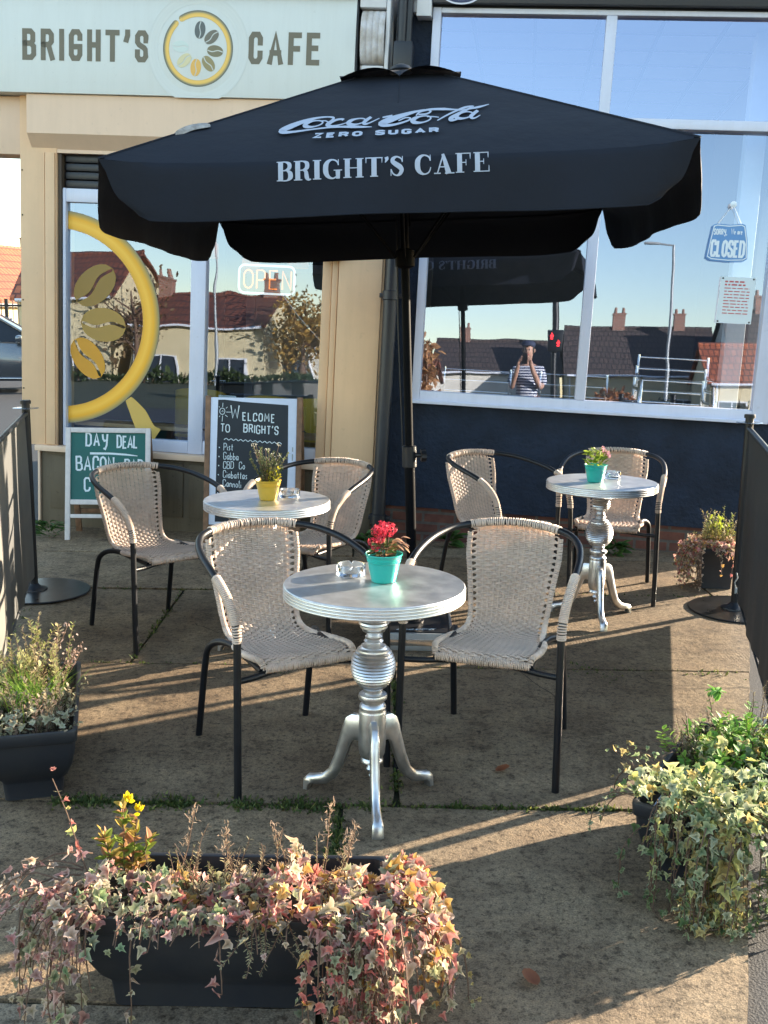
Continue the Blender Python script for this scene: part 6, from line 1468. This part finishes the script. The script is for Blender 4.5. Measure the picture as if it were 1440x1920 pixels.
# silver car parked at the end of the side street
def car():
    M['car_paint'] = pm('car_paint', (.115, .14, .175), .22, .75, var=.04, vscale=3, coat=.8)
    M['car_glass'] = pm('car_glass', (.015, .02, .028), .06, var=.05); M['tyre'] = pm('tyre', (.015, .015, .016), .85, bump=.3)
    M['lamp_glass'] = pm('lamp_glass', (.5, .52, .55), .1, var=.05)
    t = thing('parked_car', 'silver blue hatchback parked beyond the left corner of the cafe', 'car', (-7.92, 21.0, 0), R(14))
    # stations along x: (x, z sill, z belt, half width at sill, at shoulder, at belt)
    ST = [(-2.02, .45, .62, .50, .55, .5), (-1.97, .34, .86, .70, .74, .68), (-1.7, .24, .96, .78, .84, .78), (-1.25, .22, .98, .80, .87, .81), (-.6, .20, .97, .81, .875, .82), (.2, .20, .95, .81, .875, .82), (.8, .20, .93, .80, .87, .80), (1.15, .22, .90, .79, .865, .74), (1.55, .24, .82, .77, .84, .66), (1.85, .30, .70, .70, .76, .56), (2.0, .42, .58, .55, .6, .45)]
    mb = MB(); vs = []; fs = []
    for (x, z0, z1, a, b, c) in ST:
        zm = lerp(z0, z1, .62); L = [(-a, z0), (-b, lerp(z0, zm, .55)), (-b, zm), (-c, z1), (-c * .55, z1 + .035), (0, z1 + .045), (c * .55, z1 + .035), (c, z1), (b, zm), (b, lerp(z0, zm, .55)), (a, z0)]
        vs += [(x, y, z) for y, z in L]
    m = 11
    for i in range(len(ST) - 1):
        for j in range(m): fs.append((i * m + j, i * m + (j + 1) % m, (i + 1) * m + (j + 1) % m, (i + 1) * m + j))
    fs += [tuple(range(m)), tuple((len(ST) - 1) * m + k for k in range(m - 1, -1, -1))]
    mb.add(vs, fs); body = mb.build('body', M['car_paint'], t, smooth=50)
    CB = [(-1.92, .93, .93, .70, .68), (-1.55, .95, 1.34, .80, .60), (-1.1, .97, 1.45, .81, .63), (-.4, .96, 1.49, .815, .64), (.15, .95, 1.44, .81, .62), (.55, .94, 1.22, .80, .66), (1.02, .92, .93, .74, .72)]
    mb = MB(); vs = []; fs = []
    for (x, z0, z1, a, b) in CB: vs += [(x, -a, z0), (x, -b, z1), (x, -b * .6, z1 + .03), (x, b * .6, z1 + .03), (x, b, z1), (x, a, z0)]
    for i in range(len(CB) - 1):
        for j in range(5): fs.append((i * 6 + j, i * 6 + j + 1, (i + 1) * 6 + j + 1, (i + 1) * 6 + j))
    mb.add(vs, fs); mb.build('cabin', M['car_glass'], t, smooth=40)
    mb = MB()
    for i in range(1, 5): 
        mb.add([(CB[i][0], s * .0, 0) for s in ()], [])
    vs = []; 
    for (x, z0, z1, a, b) in CB[1:5]: vs += [(x, -b - .012, z1 + .004), (x, -b * .6, z1 + .04), (x, b * .6, z1 + .04), (x, b + .012, z1 + .004)]
    mb.add(vs, [(i * 4 + j, i * 4 + j + 1, (i + 1) * 4 + j + 1, (i + 1) * 4 + j) for i in range(3) for j in range(3)]); mb.build('roof', M['car_paint'], t, smooth=50)
    mb = MB()
    for s in (-1, 1):
        for (p, q) in (((-1.62, .82, .95), (-1.45, .62, 1.36)), ((-.38, .828, .955), (-.36, .655, 1.49)), ((1.02, .75, .925), (.15, .635, 1.45)), ((.15, .635, 1.45), (-.4, .655, 1.5)), ((-.4, .655, 1.5), (-1.1, .645, 1.46)), ((-1.1, .645, 1.46), (-1.55, .615, 1.35)), ((1.0, .80, .93), (-1.7, .815, .96))):
            mb.tube([(p[0], s * p[1], p[2]), (q[0], s * q[1], q[2])], .022, 6)
    mb.build('window_pillars', M['car_paint'], t, smooth=50)
    for x in (-1.25, 1.27):
        for s in (-1, 1):
            w = MB(); RT_ = Matrix.Translation((x, s * .80, .315)) @ Matrix.Rotation(R(90) * -s, 4, 'X')
            w.lathe([(.21, -.10), (.29, -.10), (.315, -.06), (.315, .06), (.29, .095), (.21, .10)], M=RT_, seg=36); w = w.build('wheel', M['tyre'], t, smooth=40)
            rm = MB(); rm.lathe([(0, .06), (.05, .075), (.055, .06), (.19, .055), (.21, .09), (.215, .05), (0, .03)], M=RT_, seg=36)
            for k in range(5): rm.box((0, .12, .07), (.06, .17, .02), .005, RT_ @ Matrix.Rotation(k * 1.2566, 4, 'Z'))
            rm.build('rim', M['disc'], w, smooth=40)
            a = MB(); a.lathe([(.33, -.02), (.375, 0), (.38, .04), (.33, .05)], M=Matrix.Translation((x, s * .835, .32)) @ Matrix.Rotation(R(90) * -s, 4, 'X'), seg=40); a.build('wheel_arch', M['tyre'], t, smooth=40)
    for s in (-1, 1):
        mr = MB(); mr.box((.62, s * .98, 1.02), (.13, .20, .14), .05); mr.tube([(.66, s * .80, .95), (.64, s * .92, .98)], .03, 8); mr.build('wing_mirror', M['car_paint'], t, smooth=50)
        hd = MB()
        for x in (-.52, -1.38): hd.box((x, s * .885, .80), (.17, .025, .03), .01)
        hd.build('door_handle', M['car_paint'], t, smooth=50)
        ln = MB(); 
        for x in (-.42, .78, -1.3): ln.tube([(x, s * .874, .30), (x + .01, s * .884, .62), (x, s * .845, .93)], .005, 5)
        ln.build('door_seam', M['tyre'], t)
        h = MB(); h.box((1.78, s * .58, .66), (.25, .26, .13), .05); h.build('headlight', M['lamp_glass'], t, smooth=50)
        sk = MB(); sk.tube([(-.9, s * .845, .25), (.9, s * .845, .25)], .022, 8); sk.build('sill_trim', M['disc'], t, smooth=60)
    B2 = MB(); B2.box((-1.99, 0, .45), (.08, 1.3, .22), .03); B2.box((1.99, 0, .42), (.08, 1.2, .2), .03); B2.build('bumper', M['tyre'], t, smooth=40)
car()
# what stands across the road, behind the camera, and shows in the shop windows
def hw_(u, v): p = F(u, v, 0); return (p.x, p.y, 0)
RZ = math.atan2(EU.y, EU.x) + math.pi       # house fronts that face the shops
HL = [(-20.5, -30, 7.5, 6.5, 3.4, 5.2, 'cream', 'tile_red', (2.2,), 'cream terraced house across the road, leftmost of the mirrored row'), (-13.4, -30.5, 5.6, 6.5, 2.3, 3.5, 'cream', 'tile_red', (-2.4, 2.4), 'cream terraced house across the road with two chimneys'), (-6.6, -33, 5.2, 6.5, 1.5, 2.5, 'pale_wall', 'tile_red', (1.5,), 'low white house across the road with a dark red roof'), (-1.5, -48, 7, 7, 2.2, 4.0, 'pale_wall', 'tile_dark', (2,), 'distant grey roofed house across the road'), (6.0, -44, 7.5, 7, 2.2, 4.6, 'cream', 'tile_dark', (1.0, -2.2), 'distant house across the road with two red chimney stacks'), (14.0, -40, 8.5, 7.5, 2.4, 5.3, 'pale_wall', 'tile_dark', (-2.5, 2.5), 'dark roofed house across the road, largest of the distant ones'), (10.2, -36, 4, 5, 1.8, 3.4, 'cream', 'tile', (), 'low outbuilding across the road with orange tiles')]
for (u, v, w, d, e, rg, wl, rf, chm, l) in HL:
    house(l, hw_(u, v), RZ, w, d, -2.5, e, rg, M[wl], M[rf], chim=chm, wins=((-w * .28, -.4, 1.2, 1.3), (w * .25, -.4, 1.2, 1.3)), door=0, group='houses across the road')
def hedge(label, u0, u1, v, h, col, seed, n, name='hedge'):
    r = random.Random(seed); t = thing(name, label, name, hw_((u0 + u1) / 2, v), RZ)
    L = abs(u1 - u0); mb = MB(); ms = MB()
    for k in range(n):
        x = r.uniform(-L / 2, L / 2); zz = h * r.random() ** .7 * (.8 + .25 * math.sin(x * 2.3 + seed)); y = r.uniform(-.45, .45)
        leaf(mb, OVAL, Vector((x, y, zz)), rv(r), rv(r) + Vector((0, .3, .8)), r.uniform(.10, .2), jitc(r, col, .35), jitc(r, col, .35), .2, .2)
    for k in range(int(L * 2)): x = r.uniform(-L / 2, L / 2); ms.tube([(x, 0, -.5), (x + r.uniform(-.2, .2), r.uniform(-.2, .2), h * .9)], .03, 5)
    mb.build('foliage', M['leaf'], t, cols=True); ms.build('stem', M['stem'], t)
hedge('long dark green hedge across the road below the cream houses', -24, -4, -25, .45, (.05, .075, .025), 1, 3600)
hedge('tall brown beech hedge across the road, mirrored left in the dark shop window', -3.3, -1.9, -8.5, 2.2, (.42, .22, .10), 2, 1500)
hedge('low rust brown beech hedge across the road beside the crossing', .2, 3.6, -16, 1.15, (.30, .13, .06), 3, 1700)
hedge('dark clipped hedge across the road at the right', 3.8, 14, -20, .9, (.045, .05, .03), 4, 2400)
def tree(label, u, v, h, col, seed, n):
    r = random.Random(seed); t = thing('tree', label, 'tree', hw_(u, v), 0, 'trees across the road'); ms = MB(); mb = MB()
    ms.tube([(0, 0, -1.5), (.05, 0, h * .4), (0, .05, h * .85)], [.16, .11, .03], 8); tips = []
    for k in range(14):
        a = r.uniform(0, 6.28); z = r.uniform(.25, .7) * h; l = r.uniform(.2, .42) * h; e = Vector((math.cos(a) * l, math.sin(a) * l, z + l * .6)); ms.tube([(0, 0, z), e * .6 + Vector((0, 0, z * .35)), e], [.05, .03, .01], 5); tips.append(e)
    for k in range(n):
        c = r.choice(tips); p = c * r.uniform(.6, 1.05) + rv(r, .09 * h); leaf(mb, OVAL, p, rv(r), rv(r), r.uniform(.12, .22), jitc(r, col, .35), jitc(r, col, .35), .2, .2)
    ms.build('trunk', M['stem'], t, smooth=60); mb.build('crown', M['leaf'], t, cols=True)
tree('yellow leaved autumn tree across the road, mirrored in the cafe window', -8.8, -27, 3.6, (.38, .22, .05), 5, 2600)
tree('thin half bare tree in front of the cream houses across the road', -15.5, -26, 4.2, (.16, .10, .05), 6, 500)
def lamp(label, u, v, h):
    t = thing('street_lamp', label, 'street lamp', hw_(u, v), RZ, 'street lamps across the road')
    MB().tube([(0, 0, -.5), (0, 0, h * .3), (0, 0, h)], [.075, .06, .04], 10).build('pole', M['grey_metal'], t, smooth=60)
    mb = MB(); mb.tube([(0, 0, h - .03), (.5, 0, h + .02)], .03, 8); mb.build('arm', M['grey_metal'], t, smooth=60)
    mb = MB(); mb.box((.72, 0, h + .02), (.5, .16, .07), .03); mb.build('lamp_head', M['grey_metal'], t, smooth=40)
lamp('tall grey street lamp across the road, mirrored in the dark shop window', 4.8, -22, 6.1)
lamp('grey street lamp across the road in front of the cream houses', -11.5, -24, 5.4)
def crossing():
    t = thing('crossing_signal', 'pedestrian crossing signal with two red figures across the road', 'crossing signal', hw_(.60, -7.2), RZ)
    MB().tube([(0, 0, -.2), (0, 0, 2.9)], .06, 12).build('pole', M['black_metal'], t, smooth=60)
    mb = MB(); mb.box((0, -.10, 2.12), (.30, .14, .42), .02); bx = mb.build('signal_box', M['black_metal'], t, smooth=30)
    M['red_lamp'] = emit_mat('red_lamp', (1, .03, .03), 3)
    for dx, dz in ((.07, .09), (-.07, -.05)):
        mb = MB()
        mb.lathe([(0, 0), (.016, .004), (0, .008)], M=Matrix.Translation((dx, -.171, 2.12 + dz + .055)) @ Matrix.Rotation(R(90), 4, 'X'), seg=12)
        for a, b in (((0, .038), (0, -.01)), ((-.02, .03), (-.024, .0)), ((.02, .03), (.024, .0)), ((-.003, -.005), (-.016, -.055)), ((.003, -.005), (.016, -.055))): mb.tube([(dx + a[0], -.176, 2.12 + dz + a[1]), (dx + b[0], -.176, 2.12 + dz + b[1])], .013 if a[0] else .022, 6)
        mb.build('red_figure', M['red_lamp'], bx)
crossing()
M['verge'] = pm('verge', (.035, .045, .018), .95, var=.4, vscale=3, bump=.8, bscale=60)
mb = MB(); mb.add([F(-40, -8, 0).to_2d().to_3d() + Vector((0, 0, -.024)), F(-1.5, -8, 0).to_2d().to_3d() + Vector((0, 0, -.024)), F(-1.5, -28, 0).to_2d().to_3d() + Vector((0, 0, -.024)), F(-40, -28, 0).to_2d().to_3d() + Vector((0, 0, -.024))], [(0, 1, 2, 3)])
o = mb.build('grass_verge', M['verge']); tag(o, 'dark green grass verge across the road in front of the cream houses', 'verge', kind='structure')
# ---------------------------------------------------------------- the person taking the picture (seen mirrored in the dark shop's window)
def person():
    M['skin'] = pm('skin', (.42, .24, .17), .5, var=.08, vscale=12); M['hair'] = pm('hair', (.03, .022, .016), .7, var=.3, vscale=40)
    m = bpy.data.materials.new('striped_shirt'); N, L = nt(m); p = N['Principled BSDF']; tc = N.new('ShaderNodeTexCoord'); sp = N.new('ShaderNodeSeparateXYZ'); L.new(tc.outputs['Object'], sp.inputs[0])
    mt = N.new('ShaderNodeMath'); mt.operation = 'MULTIPLY'; mt.inputs[1].default_value = 26; L.new(sp.outputs['Z'], mt.inputs[0]); fr = N.new('ShaderNodeMath'); fr.operation = 'FRACT'; L.new(mt.outputs[0], fr.inputs[0])
    rp = N.new('ShaderNodeValToRGB'); rp.color_ramp.interpolation = 'CONSTANT'; rp.color_ramp.elements[0].color = (.02, .03, .08, 1); rp.color_ramp.elements[1].position = .5; rp.color_ramp.elements[1].color = (.55, .56, .6, 1)
    L.new(fr.outputs[0], rp.inputs['Fac']); L.new(rp.outputs['Color'], p.inputs['Base Color']); p.inputs['Roughness'].default_value = .9
    M['jeans'] = pm('jeans', (.03, .04, .075), .85, var=.2, vscale=20, bump=.2); M['phone'] = pm('phone', (.015, .015, .017), .25)
    t = thing('person', 'person in a striped shirt and flat cap holding up a phone to take the picture', 'person', (0, -.40, 0), 0)
    def skin(nm, nodes, edges, mat, par, root=0, sub=2):
        me = bpy.data.meshes.new(nm); me.from_pydata([n[:3] for n in nodes], edges, []); me.materials.append(mat)
        o = bpy.data.objects.new(nm, me); COL.objects.link(o); o.parent = par
        md = o.modifiers.new('skin', 'SKIN'); md.use_smooth_shade = True
        for i, n in enumerate(nodes):
            rr = n[3] if isinstance(n[3], tuple) else (n[3], n[3]); me.skin_vertices[0].data[i].radius = rr
            me.skin_vertices[0].data[i].use_root = (i == root)
        sb = o.modifiers.new('sub', 'SUBSURF'); sb.levels = sub; sb.render_levels = sub
        return o
    NB = []; EB = []
    def chain(pts, start=None):
        prev = start
        for q in pts:
            NB.append(q); i = len(NB) - 1
            if prev is not None: EB.append((prev, i))
            prev = i
        return prev
    chain([(0, 0, .92, (.15, .11))])
    ch_ = chain([(0, .01, 1.08, (.14, .10)), (0, .0, 1.26, (.155, .105)), (0, -.01, 1.38, (.13, .085)), (0, .0, 1.46, .058), (0, .015, 1.53, .06), (0, .035, 1.60, (.075, .09)), (0, .03, 1.68, (.078, .095)), (0, .02, 1.75, (.06, .07))], 0)
    hands = []
    for s in (-1, 1):
        chain([(s * .09, 0, .84, .085), (s * .10, .015, .50, .058), (s * .10, -.02, .12, .042), (s * .10, -.01, .06, .045), (s * .105, .12, .035, (.042, .03))], 0)
        wr = chain([(s * .16, -.01, 1.37, .062), (s * .21, .05, 1.22, .050), (s * .20, .12, 1.12, .044), (s * .12, .27, 1.32, .036), (s * .085, .325, 1.44, .027), (s * .075, .345, 1.49, (.036, .022))], 3)
        for k, (dx, dz, l) in enumerate(((-.012, .045, .05), (-.004, .052, .055), (.004, .048, .052), (.012, .038, .042))):   # four fingers closing round the phone
            chain([(s * (.073 + dx * .6), .352 + k * .004, 1.50 + dz * .5, .009), (s * (.062 + dx), .372, 1.50 + dz - k * .014, .0085), (s * .048, .386, 1.515 + dz * .8 - k * .016, .0075), (s * .034, .384, 1.512 + dz * .8 - k * .016, .0065)], wr)
        chain([(s * .058, .335, 1.488, .011), (s * .048, .342, 1.505, .0095), (s * .036, .345, 1.522, .008)], wr)
    skin('body', NB, EB, M['skin'], t)
    def shell(nm, nodes, edges, mat): return skin(nm, nodes, edges, mat, t)
    shell('shirt', [(0, 0, .90, (.168, .13)), (0, .01, 1.08, (.158, .118)), (0, 0, 1.26, (.172, .122)), (0, -.01, 1.375, (.145, .10)), (0, 0, 1.43, .075)] + [q for s in (-1, 1) for q in ((s * .165, -.01, 1.365, .08), (s * .212, .05, 1.22, .068), (s * .208, .095, 1.155, .064))], [(0, 1), (1, 2), (2, 3), (3, 4), (3, 5), (5, 6), (6, 7), (3, 8), (8, 9), (9, 10)], M_ := m)
    shell('trousers', [(0, 0, .93, (.162, .125))] + [q for s in (-1, 1) for q in ((s * .09, 0, .82, .10), (s * .10, .015, .50, .075), (s * .10, -.02, .10, .062))], [(0, 1), (1, 2), (2, 3), (0, 4), (4, 5), (5, 6)], M['jeans'])
    mb = MB()
    for s in (-1, 1): mb.box((s * .105, .05, .04), (.095, .27, .08), .03)
    mb.build('shoe', M['phone'], t, smooth=60)
    mb = MB(); mb.lathe([(.088, 0), (.10, .02), (.098, .05), (.07, .078), (0, .088)], c=(0, .015, 1.70), seg=28); mb.box((0, .125, 1.712), (.14, .10, .012), .005); mb.build('cap', M['jeans'], t, smooth=50)
    mb = MB(); mb.lathe([(.07, -.10), (.086, -.05), (.086, .02), (.08, .04)], c=(0, .0, 1.68), seg=24, M=None); mb.build('hair', M['hair'], t, smooth=60)
    mb = MB()
    for s in (-1, 1): mb.lathe([(0, -.011), (.009, -.006), (.011, 0), (.009, .006), (0, .011)], c=(s * .03, .112, 1.655), seg=12)
    mb.build('eye', M['phone'], t, smooth=60)
    mb = MB(); mb.tube([(0, .118, 1.655), (0, .142, 1.625), (0, .128, 1.615)], [.010, .014, .008], 8); mb.build('nose', M['skin'], t, smooth=70)
    mb = MB(); mb.tube([(-.024, .112, 1.582), (0, .124, 1.580), (.024, .112, 1.582)], .006, 6); mb.build('mouth', M['red_ink'], t, smooth=70)
    mb = MB()
    for s in (-1, 1): mb.lathe([(0, -.03), (.012, -.015), (.013, .015), (0, .03)], c=(s * .088, .02, 1.645), seg=10)
    mb.build('ear', M['skin'], t, smooth=70)
    ph = thing('phone', 'black mobile phone held up by the person in the striped shirt', 'phone', (0, -.034, 1.52), 0)
    MB().box((0, 0, 0), (.074, .009, .152), .004).build('phone_body', M['phone'], ph, smooth=40)
    MB().box((-.014, .0065, .05), (.034, .004, .036), .0015).build('camera_bump', M['phone'], ph, smooth=40)
person()
# ---------------------------------------------------------------- light, sky, camera
SUN_AZ, SUN_EL = R(30.4), R(12.6)
w = bpy.data.worlds.new('World'); scene.world = w; w.use_nodes = True; N, L = w.node_tree.nodes, w.node_tree.links
sk = N.new('ShaderNodeTexSky'); sk.sky_type = 'NISHITA'; sk.sun_disc = False; sk.sun_elevation = SUN_EL; sk.sun_rotation = math.pi / 2 - SUN_AZ
sk.air_density = 1.0; sk.dust_density = .15; sk.ozone_density = 1.6; sk.altitude = 20
bg = N['Background']; bg.inputs['Strength'].default_value = SKY_STRENGTH
wb = N.new('ShaderNodeMix'); wb.data_type = 'RGBA'; wb.blend_type = 'MULTIPLY'; wb.inputs['Factor'].default_value = 1; wb.inputs['B'].default_value = (1.14, 1.0, .86, 1)   # the camera's white balance
L.new(sk.outputs['Color'], wb.inputs['A']); L.new(wb.outputs['Result'], bg.inputs['Color'])
sd = bpy.data.lights.new('sun', 'SUN'); sd.energy = SUN_STRENGTH; sd.angle = R(.53); sd.color = (1, .83, .62)
so = bpy.data.objects.new('sun', sd); COL.objects.link(so)
dv = Vector((math.cos(SUN_AZ) * math.cos(SUN_EL), math.sin(SUN_AZ) * math.cos(SUN_EL), math.sin(SUN_EL)))
so.rotation_euler = dv.to_track_quat('Z', 'Y').to_euler(); so.location = dv * 60
cd = bpy.data.cameras.new('camera'); co_ = bpy.data.objects.new('camera', cd); COL.objects.link(co_); scene.camera = co_
cd.sensor_fit = 'HORIZONTAL'; cd.sensor_width = 36; cd.lens = 36 * 1944.2266 / 1440; cd.clip_start = .02; cd.clip_end = 2000
pit, rol = .18600442, .01633672
fw = Vector((0, math.cos(pit), -math.sin(pit))); up0 = Vector((0, math.sin(pit), math.cos(pit))); ri0 = Vector((1, 0, 0))
ri = ri0 * math.cos(rol) + up0 * math.sin(rol); up = up0 * math.cos(rol) - ri0 * math.sin(rol)
co_.matrix_world = Matrix(((ri.x, up.x, -fw.x, 0), (ri.y, up.y, -fw.y, 0), (ri.z, up.z, -fw.z, 1.54528), (0, 0, 0, 1)))
vs_ = scene.view_settings; vs_.view_transform = 'Standard'; vs_.look = 'None'; vs_.gamma = 1; vs_.exposure = EXPOSURE; vs_.use_curve_mapping = False
scene.cycles.caustics_reflective = False; scene.cycles.caustics_refractive = False
scene.cycles.max_bounces = 10; scene.cycles.transparent_max_bounces = 12
try: scene.cycles.use_denoising = True
except Exception: pass
